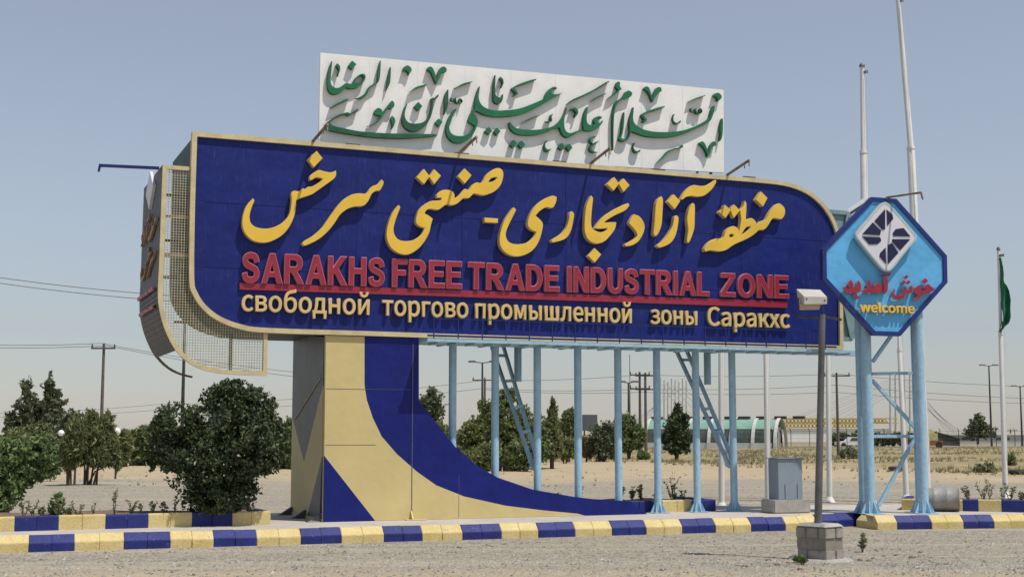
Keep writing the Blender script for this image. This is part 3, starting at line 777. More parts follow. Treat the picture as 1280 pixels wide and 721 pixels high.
# ribbon
RD = 2.45
b_ = MB(); n = len(WO)
cut = next(i for i, p in enumerate(WO) if p.y < 3.05)
WOo = [p + Vector((-.005, 0)) for p in WO]; WOi = strip_in(WO, .03)
def ribbon(i0, i1, t0, t1):
    m_ = MB()
    for i in range(i0, i1):
        a_, c_, ai, ci = WOo[i], WOo[i + 1], WOi[i], WOi[i + 1]
        m_.hexa([(a_.x, t0, a_.y), (c_.x, t0, c_.y), (ci.x, t0, ci.y), (ai.x, t0, ai.y), (a_.x, t1, a_.y), (c_.x, t1, c_.y), (ci.x, t1, ci.y), (ai.x, t1, ai.y)])
    return m_
ribbon(0, cut, .065, RD).build('wing_end_panel', mat('wing_dark_sheet', (.06, .062, .075), .55, .35, 4), S)
ribbon(cut, int(n * .80), RD - .12, RD + .02).build('wing_end_rim', MT['rust'], S)
ribbon(0, cut, RD + .005, RD + .05).build('wing_end_rim', MT['rust'], S)
gr = MB()
for i in range(cut - 12, cut):
    p = WOo[i]; gr.box((p.x - .012, .1, p.y - .004), (p.x + .004, RD - .05, p.y + .008))
gr.build('wing_panel_rib', MT['steel_dk'], S)
# wire mesh
def inside(P, x, y):
    c = False; j = len(P) - 1
    for i in range(len(P)):
        if (P[i].y > y) != (P[j].y > y) and x < (P[j].x - P[i].x) * (y - P[i].y) / (P[j].y - P[i].y) + P[i].x: c = not c
        j = i
    return c
lowleft = [p for p in PAN if p.x < xR and p.y < 6.3]
reg = WI + [Vector((xR, 3.3))]
pan_v = [Vector(p) for p in PAN]
WR = [*WI, Vector((xR, 3.4)), Vector((-2.3, zT))]
def ok(x, y): return inside(WR, x, y) and not inside(pan_v, x, y)
b_ = MB(); st = .047
def runs(fn, a0, a1, step=.02):
    cur = None; a_ = a0; out = []
    while a_ <= a1:
        if fn(a_):
            if cur is None: cur = a_
            last = a_
        elif cur is not None: out.append((cur, last)); cur = None
        a_ += step
    if cur is not None: out.append((cur, last))
    return out
x = -3.2
while x < xR:
    for u, v in runs(lambda z: ok(x, z), 2.6, 6.6): b_.box((x - .005, .018, u), (x + .005, .026, v))
    x += st
z = 2.6
while z < 6.5:
    for u, v in runs(lambda x_: ok(x_, z), -3.2, xR): b_.box((u, .027, z - .005), (v, .034, z + .005))
    z += st
b_.build('wire_mesh', mat('mesh_wire', (.42, .38, .25), .5, .2, 8), S)
# writing on the end panel of the wing (faces left)
def end_word(body, z, size, y0, y1, m):
    me = text_mesh(body, .012); xs_ = [v.co.x for v in me.vertices]; k_ = (y1 - y0) / (max(xs_) - min(xs_)); mn = min(xs_)
    xw = min(WOo, key=lambda p: abs(p.y - z)).x
    for v in me.vertices:
        X, Y, Z = v.co; v.co = (xw - .03 - (Z + .5) * .04, y1 - (X - mn) * k_, z + Y * size)
    me.materials.clear(); me.materials.append(m); me.name = 'wing_lettering'
    o = bpy.data.objects.new('wing_lettering', me); col.objects.link(o); o.parent = S
end_word('SARAKHS FREE TRADE', 4.02, .22, .15, 2.3, MT['red_side']); end_word('INDUSTRIAL ZONE', 3.72, .22, .3, 2.2, MT['red_side'])
def end_glyphs(crop, shapes, z_c, h, y0, y1):
    P = [[[(x, -y) for x, y in pl_] for pl_ in shp] for shp in shapes]
    X = [p[0] for s_ in P for l in s_ for p in l]; Y = [p[1] for s_ in P for l in s_ for p in l]
    kx_ = (y1 - y0) / (max(X) - min(X)); ky = h / (max(Y) - min(Y))
    Q = [[[((x - min(X)) * kx_, (y - min(Y)) * ky) for x, y in l] for l in s_] for s_ in P]
    o = solids('wing_lettering', Q, -.05, .04, MT['brown'], S)
    me = o.data
    for v in me.vertices:
        x, y, z = v.co; v.co = (WO[0].x - .015 + y, y1 - x, z_c + z)
        v.co.x += .02 * (zT - v.co.z) * 0
    me.flip_normals()
end_glyphs(CA, [[[(500, 105), (560, 52), (598, 100), (540, 160)]],
  [[(515, 248), (530, 208), (600, 190), (692, 188), (678, 240), (560, 325), (424, 383), (405, 490), (320, 630), (190, 682), (70, 625), (50, 500), (118, 380), (95, 480), (105, 555), (200, 590), (320, 550), (380, 460), (388, 340), (480, 315), (605, 243), (530, 245)]],
  [[(462, 690), (540, 635), (650, 510), (750, 385), (850, 345), (905, 345), (1010, 250), (1015, 290), (940, 345), (880, 428), (770, 450), (680, 550), (570, 660)]]], 4.35, .55, .2, 2.2)
end_glyphs(CD_, [[[(65, 525), (145, 480), (158, 455), (105, 380), (130, 310), (200, 365), (195, 450), (120, 530)]],
  [[(330, 180), (338, 280), (310, 440), (290, 465), (280, 400), (290, 250)]], [[(440, 318), (448, 390), (405, 505), (315, 548), (385, 450), (425, 330)]],
  [[(560, 228), (572, 330), (545, 480), (518, 500), (520, 350), (545, 245)]], [[(475, 195), (540, 110), (620, 105), (725, 60), (650, 165), (550, 172)]],
  [[(650, 577), (672, 518), (778, 482), (840, 398), (897, 440), (912, 340), (938, 213), (942, 350), (1015, 362), (1090, 350), (1190, 232), (1225, 310), (1135, 340), (1040, 420), (940, 490), (800, 565)]]], 5.0, .5, .2, 2.3)
e_ = MB(); xw = WO[0].x - .06; 
e_.add([(xw, 1.25, 6.3), (xw, .75, 5.95), (xw, 1.25, 5.6), (xw, 1.75, 5.95), (xw + .05, 1.25, 6.3), (xw + .05, .75, 5.95), (xw + .05, 1.25, 5.6), (xw + .05, 1.75, 5.95)],
       [(0, 1, 2, 3), (7, 6, 5, 4), (0, 4, 5, 1), (1, 5, 6, 2), (2, 6, 7, 3), (3, 7, 4, 0)])
e_.build('wing_emblem', MT['logo'], S)
b_ = MB(); b_.bar((WO[0].x + .02, .6, zT + .05), (WO[0].x - 1.0, .75, zT + .05), .05); b_.bar((WO[0].x - .98, .75, zT + .05), (WO[0].x - 1.0, .75, zT - .06), .04)
b_.build('lamp_arm', MT['lblue_dk'], S)

# ================================================================ WHITE BANNER BOARD ON TOP
BT = .75
BN = thing('banner_board', 'white board with green Persian calligraphy standing on top of the blue billboard', 'sign', P0 + SG.n * BT + Vector((0, 0, 6.7)), SA)
BPL = Plane(BN.location, SA)
bo = [BPL(400.5, 66), BPL(904.5, 112.5), BPL(905, 216), BPL(398.5, 186)]
solids('board', [[bo]], 0, .05, MT['white'], BN, sm=False)
for i in range(7):
    fr = MB(); x = bo[0][0] + .3 + i * (bo[1][0] - bo[0][0] - .6) / 6
    fr.bar((x, .08, 0.05), (x, .08, 2.0), .05); fr.bar((x, .09, 1.7), (x, .8, .1), .04)
    fr.build('board_strut', MT['steel'], BN)
for i in range(1, 9):
    sb = MB(); x = bo[3][0] + i * (bo[2][0] - bo[3][0]) / 9; zt_ = bo[0][1] + (bo[1][1] - bo[0][1]) * (x - bo[0][0]) / (bo[1][0] - bo[0][0]) - .01; sb.box((x - .004, -.004, .35), (x + .004, .002, zt_)); sb.build('board_seam', MT['white'], BN)
GT = -.10
def green(crop, shapes):
    for q_, sh in enumerate(traced(BPL, crop, shapes, GT)):
        solids('lettering', [sh], GT - q_ % 4 * .0016, .095, [MT['green'], MT['green_side']], BN, grow=-.011)
cE = (400, 66, 6.55); cF = (485, 75, 781 / 130); cG = (580, 85, 918 / 140); cH = (640, 90, 878 / 140); cI = (740, 90, 981 / 170)
green(cE, [[[(98, 62), (105, 75), (98, 150), (92, 230), (100, 265), (130, 285), (165, 278), (200, 250), (225, 245), (255, 250), (290, 200), (330, 172), (360, 170), (378, 190), (370, 230), (330, 275), (290, 295), (240, 298), (215, 290), (180, 325), (130, 345), (90, 335), (65, 305), (58, 260), (62, 180), (75, 110)], [(288, 246), (310, 205), (345, 188), (357, 205), (330, 238)]],
  [[(140, 80), (165, 105), (170, 140), (150, 200), (142, 180), (150, 140), (125, 105)]],
  [[(225, 110), (262, 60), (305, 95), (265, 145)]],
  [[(497, 58), (502, 75), (495, 200), (478, 250), (440, 275), (410, 300), (385, 350), (350, 378), (300, 380), (288, 375), (330, 355), (370, 325), (395, 280), (430, 255), (465, 240), (470, 180), (480, 100)]],
  [[(582, 110), (585, 130), (580, 240), (560, 290), (540, 325), (548, 260), (555, 200), (570, 130)]]])
green(cE, [[[(78, 450), (130, 415), (200, 380), (248, 372), (235, 388), (160, 425), (95, 455)]],
  [[(312, 450), (318, 470), (300, 490), (270, 500), (235, 525), (215, 510), (180, 515), (120, 545), (85, 575), (110, 595), (200, 615), (330, 640), (480, 652), (557, 656), (750, 660), (940, 663), (957, 672), (945, 685), (750, 703), (557, 703), (400, 692), (250, 672), (120, 650), (55, 630), (33, 605), (45, 575), (90, 540), (150, 505), (220, 484), (250, 490), (285, 470)]],
  [[(385, 603), (440, 575), (470, 550), (490, 520), (450, 510), (440, 490), (455, 460), (480, 448), (505, 460), (515, 480), (545, 440), (590, 385), (612, 410), (610, 445), (585, 465), (560, 462), (520, 520), (480, 570), (430, 597), (395, 606)]],
  [[(590, 510), (615, 535), (620, 570), (600, 620), (582, 632), (590, 590), (575, 545)]]])
def ribbon_shape(pts, wd):
    P = open_smooth([Vector(p) for p in pts], 3); L_ = []; R_ = []
    for i, p in enumerate(P):
        t = (P[min(i + 1, len(P) - 1)] - P[max(i - 1, 0)]).normalized(); q = Vector((-t.y, t.x)) * wd / 2 * (.55 + .45 * math.sin(math.pi * (i + .5) / len(P)))
        L_.append(p + q); R_.append(p - q)
    return [[(p.x, p.y) for p in L_ + R_[::-1]]]
green(cF, [[[(105, 90), (120, 50), (150, 38), (178, 60), (180, 85), (155, 122), (150, 95), (130, 82)]],
  [[(290, 75), (300, 52), (325, 48), (345, 70), (365, 125), (375, 90), (395, 55), (425, 48), (445, 70), (440, 95), (410, 98), (395, 130), (365, 190), (340, 140), (320, 95)]],
  [[(158, 245), (200, 205), (260, 185), (300, 178), (290, 195), (220, 215), (175, 240)]],
  [[(385, 252), (380, 280), (355, 305), (345, 310), (340, 370), (325, 430), (290, 490), (240, 530), (180, 540), (130, 515), (105, 470), (107, 410), (125, 350), (148, 322), (145, 345), (130, 400), (135, 440), (160, 468), (210, 475), (260, 465), (300, 430), (320, 370), (325, 310), (318, 290), (335, 280), (350, 285), (370, 260)]],
  [[(193, 350), (228, 310), (265, 348), (230, 388)]],
  [[(455, 215), (458, 240), (455, 340), (435, 400), (422, 420), (425, 350), (425, 270), (440, 235)]],
  [[(350, 470), (382, 435), (415, 470), (382, 508)]]])
green(cF, [[[(495, 212), (560, 175), (640, 155), (635, 168), (560, 195), (510, 215)]],
  ribbon_shape([(475, 278), (480, 308), (500, 305), (506, 282), (514, 318), (535, 322), (540, 288), (560, 312), (545, 332)], 14),
  [[(515, 358), (518, 375), (490, 420), (468, 480), (465, 520), (485, 555), (530, 568), (590, 560), (635, 525), (650, 495), (615, 475), (600, 455), (620, 400), (648, 362), (668, 372), (648, 402), (672, 435), (678, 470), (660, 530), (620, 590), (560, 625), (500, 625), (455, 590), (435, 540), (440, 470), (470, 405), (500, 368)]]])
green(cG, [[[(135, 138), (132, 180), (125, 240), (140, 290), (180, 325), (250, 345), (350, 342), (450, 330), (550, 295), (650, 250), (665, 220), (690, 180), (730, 152), (762, 155), (768, 178), (745, 172), (720, 185), (725, 210), (760, 212), (815, 198), (800, 215), (740, 250), (680, 285), (590, 335), (500, 375), (400, 398), (280, 405), (180, 392), (120, 365), (85, 350), (88, 280), (100, 210), (120, 160)]],
  [[(260, 52), (262, 80), (260, 180), (265, 220), (285, 238), (305, 235), (318, 210), (325, 220), (320, 265), (300, 295), (275, 300), (245, 280), (238, 240), (240, 150), (250, 85)]],
  [[(300, 65), (325, 95), (328, 130), (310, 170), (300, 160), (312, 130), (305, 100), (285, 95)]],
  [[(597, 85), (590, 105), (520, 130), (430, 160), (420, 170), (445, 205), (440, 225), (405, 235), (400, 225), (420, 210), (395, 185), (385, 170), (400, 155), (460, 125), (540, 98)]],
  [[(165, 520), (205, 478), (238, 518), (205, 552)]], [[(241, 522), (270, 485), (308, 520), (270, 560)]]])
green(cG, [[[(470, 450), (530, 415), (600, 388), (622, 390), (600, 402), (540, 430), (480, 455)]],
  [[(370, 630), (410, 583), (440, 618), (405, 658)]], [[(442, 630), (475, 590), (508, 630), (472, 668)]],
  [[(690, 585), (670, 625), (675, 655), (700, 665), (725, 650), (705, 685), (680, 690), (660, 670), (655, 630), (675, 600)]],
  [[(768, 650), (805, 608), (832, 645), (802, 680)]], [[(834, 650), (865, 615), (895, 655), (862, 690)]]])
green(cH, [[[(-13, 385), (5, 415), (40, 437), (120, 450), (220, 447), (300, 430), (360, 395), (400, 340), (425, 280), (437, 270), (430, 310), (415, 370), (415, 430), (430, 465), (460, 475), (500, 462), (540, 448), (560, 450), (555, 400), (565, 320), (590, 268), (598, 275), (592, 330), (590, 380), (600, 405), (625, 415), (648, 405), (638, 380), (650, 355), (680, 343), (710, 350), (705, 370), (680, 365), (670, 385), (690, 395), (718, 375), (715, 395), (690, 430), (650, 460), (600, 468), (565, 460), (530, 472), (490, 495), (450, 517), (415, 510), (390, 485), (372, 440), (330, 452), (270, 478), (180, 498), (80, 498), (20, 480), (-18, 440), (-24, 400)]],
  [[(430, 260), (440, 240), (480, 210), (560, 175), (650, 130), (740, 75), (772, 66), (760, 85), (690, 130), (600, 180), (500, 225), (450, 250)]],
  [[(612, 240), (650, 205), (700, 178), (750, 162), (735, 180), (680, 205), (640, 230)]],
  [[(455, 310), (465, 285), (495, 275), (520, 300), (520, 330), (495, 365), (490, 340), (500, 320), (480, 300)]],
  [[(820, 85), (835, 70), (852, 85), (850, 110), (868, 140), (845, 150), (800, 190), (735, 225), (770, 190), (815, 155), (830, 140), (808, 115)]],
  [[(330, 335), (315, 325), (300, 340), (300, 365), (305, 380), (285, 385), (255, 385), (275, 398), (310, 395), (320, 375), (315, 350)]],
  [[(665, 512), (650, 514), (632, 520), (622, 540), (635, 555), (680, 535), (682, 548), (650, 575), (627, 597), (640, 618), (690, 628), (670, 636), (625, 632), (605, 605), (612, 580), (628, 565), (610, 550), (606, 530), (622, 508), (650, 498)]]])
green(cI, [[[(150, 570), (148, 450), (148, 330), (154, 260), (172, 215), (218, 180), (245, 140), (270, 132), (295, 150), (285, 180), (250, 195), (215, 205), (180, 245), (166, 300), (160, 400), (159, 500), (158, 560)]],
  [[(232, 285), (238, 300), (232, 400), (222, 450), (215, 475), (235, 480), (260, 465), (270, 430), (268, 350), (285, 290), (300, 250), (305, 265), (300, 340), (320, 380), (370, 410), (450, 428), (560, 430), (650, 420), (740, 390), (820, 350), (850, 320), (860, 270), (885, 235), (888, 260), (870, 330), (840, 370), (760, 410), (680, 445), (590, 470), (480, 475), (380, 465), (310, 440), (285, 430), (270, 480), (240, 505), (205, 500), (190, 480), (210, 440), (218, 350)]],
  [[(370, 125), (385, 103), (410, 108), (425, 140), (437, 180), (455, 130), (475, 107), (500, 110), (508, 140), (480, 160), (460, 185), (438, 225), (415, 170), (395, 140)]],
  [[(530, 242), (520, 262), (450, 285), (385, 305), (378, 315), (402, 345), (385, 368), (358, 360), (375, 345), (355, 320), (360, 300), (400, 280), (470, 255)]],
  [[(605, 292), (590, 330), (595, 355), (620, 365), (648, 340), (640, 370), (610, 380), (588, 360), (585, 320)]]])
green(cI, [[[(695, 212), (750, 185), (825, 162), (815, 178), (750, 200), (705, 218)]],
  ribbon_shape([(715, 258), (722, 288), (742, 285), (750, 262), (755, 295), (778, 298), (782, 262), (795, 285), (785, 302)], 13),
  [[(870, 185), (885, 155), (912, 148), (937, 170), (935, 195), (905, 220), (905, 195), (890, 180)]],
  [[(943, 325), (948, 360), (945, 450), (935, 490), (918, 508), (925, 450), (922, 400), (932, 350)]],
  [[(770, 515), (790, 498), (815, 510), (840, 570), (855, 525), (880, 495), (903, 510), (895, 535), (870, 545), (855, 590), (835, 620), (825, 580), (800, 540)]],
  [[(465, 655), (510, 610), (550, 565), (600, 545), (625, 545), (655, 518), (662, 545), (640, 555), (600, 560), (560, 580), (520, 620), (485, 650)]],
  [[(318, 500), (302, 535), (310, 560), (335, 568), (358, 550), (345, 582), (315, 585), (298, 565), (298, 530)]]])

# ================================================================ OCTAGONAL WELCOME SIGN
c1 = gnd(1088, 641.5, PZ); c2 = gnd(1154.5, 641.2, PZ)
OA = R(14)
OC = (c1 + c2) / 2
W = thing('welcome_sign', 'light blue octagonal welcome sign with a white diamond emblem on two light blue columns', 'sign', OC, OA)
OP = Plane(OC, OA)
OT = -.28
op = [(1089.5, 246.2), (1120.8, 248.6), (1183.8, 319.5), (1184.5, 353), (1125.7, 420), (1092.4, 419), (1028.7, 349.5), (1028.2, 311)]
OV = [Vector(OP(*p, OT)) for p in op]
solids('face_panel', [[offset_poly(OV, .03)]], OT + .03, .05, MT['oct'], W, sm=False)
solids('face_frame', [[OV, offset_poly(OV, .085)]], OT, .12, MT['octf'], W, sm=False)
b_ = MB()
cxm = sum((v.x for v in OV)) / 8; czm = sum((v.y for v in OV)) / 8
for v in OV: b_.bar((v.x * .97 + cxm * .03, OT + .11, v.y * .97 + czm * .03), (cxm, OT + .11, czm), .05)
b_.build('face_rib', MT['octback'], W)
# back octagon on the far side, seen past the end of the billboard
RT = OT + 3.15
RV = [Vector(OP((p[0] + 50) * .947 - 50, 542 - (542 - p[1]) * .947, RT)) for p in op]
solids('rear_panel', [[RV]], RT, .06, MT['octback'], W, sm=False)
solids('rear_frame', [[RV, offset_poly(RV, .09)]], RT - .05, .045, MT['octback'], W, sm=False)
b_ = MB(); cx2 = sum(v.x for v in RV) / 8; cz2 = sum(v.y for v in RV) / 8
for v in RV: b_.bar((v.x * .97 + cx2 * .03, RT - .04, v.y * .97 + cz2 * .03), (cx2, RT - .04, cz2), .05)
b_.build('rear_rib', MT['octback'], W)
for pp in ([(1030, 284), (1082, 246), (1088, 252), (1040, 283)], [(1036, 291), (1090, 254), (1098, 268), (1050, 291)]):
    o_ = solids('roof_sheet', [[[OP(*p, RT + .35) for p in pp]]], RT + .3, .05, MT['corr'], W, sm=False)
b_ = MB(); p0_ = OP(1034, 285.5, RT + .3); p1_ = OP(1086, 251.5, RT + .3); b_.bar((p0_[0], RT + .3, p0_[1]), (p1_[0], RT + .3, p1_[1]), .05)
b_.build('roof_rib', MT['steel_dk'], W)
# columns front and behind
for cc, t, r_, nm in ((c1, 0, .105, 'column'), (c2, 0, .105, 'column'), (c1, .27, .08, 'rear_column'), (c2, .28, .08, 'rear_column')):
    x = (cc - OC).dot(OP.d); y = (cc - OC).dot(OP.n) + t
    if nm == 'rear_column' and cc is c2: x += .09
    c_ = MB(); c_.tube([(x, y, .012), (x, y, OP(1106, 330, t)[1] + .6)], r_, 20); c_.build(nm, MT['lblue'], W)
    f_ = MB(); f_.box((x - .22, y - .22, 0), (x + .22, y + .22, .012))
    for k in range(8):
        a_ = k * math.pi / 4 + .2; u = Vector((math.cos(a_), math.sin(a_), 0)); q = Vector((-u.y, u.x, 0)) * .006; c0 = Vector((x, y, .012))
        A_, B_, C_ = c0 + u * (r_ - .005), c0 + u * (r_ + .115), c0 + u * (r_ - .005) + Vector((0, 0, .24))
        f_.add([A_ - q, B_ - q, C_ - q, A_ + q, B_ + q, C_ + q], [(0, 1, 2), (5, 4, 3), (0, 3, 4, 1), (1, 4, 5, 2), (2, 5, 3, 0)])
    f_.build('column_foot', MT['lblue'], W)
def wp(px, py, t=.2): a_ = OP(px, py, t); return (a_[0], t, a_[1])
for p, q in (((1090, 467), (1148, 466)), ((1090, 545), (1148, 545)), ((1090, 475), (1150, 541)), ((1117, 415), (1091, 452)), ((1143, 548), (1098, 632))):
    b_ = MB(); b_.bar(wp(*p), wp(*q), .07, .06); b_.build('brace', MT['lblue'], W)
# emblem
cL = (1050, 240, 1009 / 140)
ET = OT - .12
dm = [(395, 93), (425, 97), (470, 140), (560, 240), (640, 335), (685, 390), (688, 425), (655, 465), (560, 580), (475, 690), (430, 714), (390, 702), (330, 640), (240, 530), (165, 435), (140, 388), (165, 345), (260, 235), (350, 125)]
DM = [Vector(p) for p in traced(OP, cL, [[dm]], ET)[0][0]]
solids('emblem_plate', [[DM]], ET, .10, [MT['logo'], MT['logo_rim']], W)
solids('emblem_rim', [[offset_poly(DM, .012), offset_poly(DM, .035)]], ET - .004, .02, MT['logo_rim'], W)
bl = [[(405, 155), (405, 335), (380, 340), (310, 262)], [(420, 160), (470, 205), (478, 240), (425, 305)], [(295, 275), (368, 350), (358, 390), (200, 380)],
      [(200, 400), (360, 408), (370, 440), (335, 470), (262, 472)], [(410, 500), (412, 645), (355, 580), (360, 550)], [(430, 480), (465, 458), (525, 545), (432, 648)],
      [(470, 425), (630, 425), (540, 525), (470, 450)], [(475, 370), (500, 335), (570, 325), (632, 400), (480, 398)]]
solids('emblem_blades', traced(OP, cL, [[x] for x in bl], ET), ET - .012, .02, MT['navy'], W, sm=False, stagger=0)
cW = (1050, 335, 1280 / 125)
def dmd(x, y, r_): return [[(x - r_, y), (x, y - r_), (x + r_, y), (x, y + r_)]]
WT = OT - .07
solids('lettering', traced(OP, cW, [
  [[(965, 250), (1003, 220), (1035, 245), (1042, 288), (1070, 290), (1112, 272), (1078, 262), (1072, 240), (1130, 200), (1168, 235), (1218, 265), (1195, 290), (1120, 325), (1048, 345), (1010, 395), (960, 418), (948, 402), (985, 372), (1000, 340), (972, 320), (962, 285)]],
  dmd(1092, 162, 36),
  [[(700, 262), (703, 292), (692, 330), (720, 350), (770, 348), (806, 330), (800, 262), (820, 280), (842, 283), (850, 245), (862, 282), (892, 278), (903, 235), (922, 218), (932, 270), (920, 310), (885, 328), (842, 328), (820, 372), (770, 402), (720, 398), (685, 370), (665, 330)]],
  dmd(850, 112, 27), dmd(818, 178, 26), dmd(880, 178, 26),
  [[(560, 130), (605, 120), (614, 200), (608, 285), (580, 328), (568, 280), (572, 200)]],
  [[(528, 98), (555, 66), (600, 74), (655, 56), (642, 88), (600, 105), (560, 98)]],
  [[(298, 280), (330, 265), (358, 250), (350, 205), (370, 145), (398, 200), (408, 258), (432, 265), (450, 212), (492, 188), (532, 212), (548, 260), (530, 312), (480, 324), (440, 308), (390, 318), (330, 318), (303, 300)]],
  [[(58, 242), (78, 228), (90, 268), (130, 255), (98, 208), (140, 145), (168, 200), (168, 250), (212, 255), (213, 205), (240, 158), (268, 215), (268, 295), (215, 315), (150, 315), (90, 318), (62, 282)]],
  dmd(198, 352, 26), dmd(232, 372, 22)], WT), WT, .065, [MT['red'], MT['red_side']], W)
word('welcome', OP, 1075.5, 1143.5, 389.4, 391.4, 380.6, WT, .065, [MT['letter'], MT['letter_side']], W, .009, cap='o')
b_ = MB(); az = OP(1108, 248, OT)
b_.bar((az[0], OT + .05, az[1] - .05), (az[0], OT - .02, az[1] + .02), .03); b_.bar((az[0], OT, az[1] + .015), (az[0] + .38, OT - .65, az[1] + .02), .035)
b_.bar((az[0] + .38, OT - .65, az[1] + .03), (az[0] + .40, OT - .68, az[1] - .12), .03)
b_.build('lamp_arm', MT['rust'], W)

# ================================================================ BLOCK PIER, FLOODLIGHT POLE
pc = gnd(1035, 700.5); pier_a = R(38)
fr_c = gnd(1033, 702)
PR = thing('block_pier', 'stubby pier of grey cinder blocks carrying the floodlight pole, beside the road', 'pier', (fr_c.x, fr_c.y, 0), R(40))
# local +x runs back right, +y runs back left from the front corner
bw, bl_, bh = .40, .52, .158
m_ = MB(); m_.box((.012, .012, 0), (bw - .012, bl_ - .012, bh * 3)); m_.build('pier_core', MT['mortar'], PR)
for r_ in range(3):
    z0 = r_ * bh + .004; z1 = z0 + bh - .012
    off = (-.012, .018, -.006)[r_]
    cuts = [0, .23, bw] if r_ % 2 == 0 else [0, .34, bw]
    cuty = [0, .34, bl_] if r_ % 2 == 0 else [0, .18, bl_]
    th = .13
    pieces = [((cuts[0], -.0), (cuts[1] - .008, th)), ((cuts[1] + .004, 0), (cuts[2], th))]
    pieces += [((0, max(th + .004, cuty[0])), (th, cuty[1] - .006)), ((0, cuty[1] + .006), (th, cuty[2]))]
    pieces += [((bw - th, th + .004), (bw, bl_)), ((th + .004, bl_ - th), (bw - th - .004, bl_))]
    for (x0, y0), (x1, y1) in pieces:
        j = random.uniform(-.012, .012); q = MB(); q.box((x0 + off, y0 + off + j, z0), (x1 + off, y1 + off + j, z1)); q.build('cinder_block', MT['block'], PR, bevel=.008)
q = MB(); 
top = [(-.03, -.02), (bw + .01, -.03), (bw + .02, bl_), (-.02, bl_ + .01)]
q.hexa([(x, y, bh * 3 + .002) for x, y in top] + [(bw / 2 + (x - bw / 2) * .8, bl_ / 2 + (y - bl_ / 2) * .8, bh * 3 + .05) for x, y in top]); q.build('mortar_cap', MT['concrete'], PR, bevel=.012)
q = MB(); pts = [(bw / 2 + (.44 + .1 * noise.noise(Vector((math.cos(a_) * 2, math.sin(a_) * 2, 0)))) * math.cos(a_), bl_ / 2 + (.48 + .08 * noise.noise(Vector((math.cos(a_) * 2, math.sin(a_) * 2, 5)))) * math.sin(a_)) for a_ in [k * math.pi / 12 for k in range(24)]]
q.add([(x, y, -.01) for x, y in pts] + [(x * .93 + .02, y * .93 + .02, .03) for x, y in pts], [tuple(range(24))[::-1], tuple(range(24, 48))] + [(i, (i + 1) % 24, (i + 1) % 24 + 24, i + 24) for i in range(24)])
q.build('footing', MT['concrete'], PR)
pw = PR.matrix_basis @ Vector((bw / 2 - .03, bl_ / 2, bh * 3 + .04))
ptop = atY(1028, 393, pw.y)
FP = thing('floodlight_pole', 'weathered grey steel pole with a boxy floodlight, rising from the block pier', 'light', pw)
hp = ptop.z - pw.z; lean = ptop.x - pw.x
q = MB(); q.tube([(0, 0, 0), (lean * .5, 0, hp * .5), (lean, 0, hp)], [.056, .05, .045], 16); q.build('pole', MT['galv'], FP)
def fl(px, py, dy=0): v = atY(px, py, pw.y + dy); return v - pw
q = MB()
q.bar(fl(997, 395.5), fl(1030, 397), .03, .035); q.bar(fl(1029, 395), fl(1052, 399.5), .03, .035)
q.bar(fl(997.5, 396), fl(998, 372), .025, .012); q.bar(fl(1029.5, 397), fl(1029.5, 376), .025, .012)
q.build('bracket', MT['steel_dk'], FP)
def hx(y0, y1, pts0, pts1):
    q = MB(); q.hexa([fl(*p, y0) for p in pts0] + [fl(*p, y1) for p in pts1]); return q
A4 = [(1005, 380.5), (1034, 380), (1034, 371), (1005, 370.5)]
B4 = [(998, 381), (1025, 381), (1025.5, 362), (995.5, 361)]
q = MB(); v0 = [fl(*p, -.16) for p in A4]; v1 = [fl(*p, .12) for p in B4]
q.hexa(v0 + v1); q.build('lamp_housing', MT['lamp'], FP, bevel=.004)
q = MB(); q.hexa([fl(*p, -.1) for p in [(1000, 387.5), (1024, 387), (1026, 380.2), (1000, 380.2)]] + [fl(*p, .1) for p in [(997, 386), (1022, 386), (1024, 380.2), (997, 380.2)]]); q.build('lamp_glass', mat('lamp_glass_tinted', (.42, .33, .24), .2, .1, 5), FP)
q = MB()
for px, py in ((1008.5, 373.5), (1031, 375.5)):
    p = fl(px, py, -.165); q.tube([p, p + Vector((0, .01, 0))], .012, 8)
q.build('screw', MT['steel_dk'], FP)

# ================================================================ CABINET ON PLINTH, DRUM
pb = gnd(991, 641, PZ)
ca = R(21)
PLI = thing('concrete_plinth', 'rough grey concrete plinth on the pavement under the grey cabinet', 'plinth', pb, ca)
q = MB(); q.box((-.42, 0, 0), (.42, .50, .26)); q.build('plinth_block', MT['concrete'], PLI, bevel=.02)
CB_ = thing('electric_cabinet', 'plain grey metal electric cabinet standing on the concrete plinth', 'cabinet', pb + OP.d * 0 + Vector((-.02, .12, .26)), ca)
q = MB(); q.box((-.27, 0, 0), (.29, .36, .80)); q.build('cabinet_body', MT['cab'], CB_, bevel=.008)
q = MB(); q.box((-.3, -.03, .80), (.31, .39, .815)); q.build('cabinet_lid', MT['cab'], CB_)
q = MB()
for x in (-.12, .16): q.box((x, -.008, .02), (x + .008, .0, .30))
q.build('cabinet_latch', MT['steel_dk'], CB_)
db = gnd(1181, 639.5, PZ)
DR = thing('steel_drum', 'rusty grey steel drum lying on its side on the pavement by the octagonal sign', 'drum', db + Vector((0, .26, 0)), R(-14))
Mx = Matrix.Translation((0, 0, .235)) @ Matrix.Rotation(math.pi / 2, 4, 'Y')
q = MB(); r_ = .228
prof = [(0, -.335), (r_ - .02, -.335), (r_ - .015, -.35), (r_ + .006, -.35), (r_ + .006, -.335), (r_, -.325), (r_, -.14), (r_ + .008, -.125), (r_, -.11), (r_, .11), (r_ + .008, .125), (r_, .14), (r_, .325), (r_ + .006, .335), (r_ + .006, .35), (r_ - .015, .35), (r_ - .02, .335), (0, .335)]
q.lathe(prof, 32, 0, Mx); q.build('drum_shell', MT['drum'], DR)
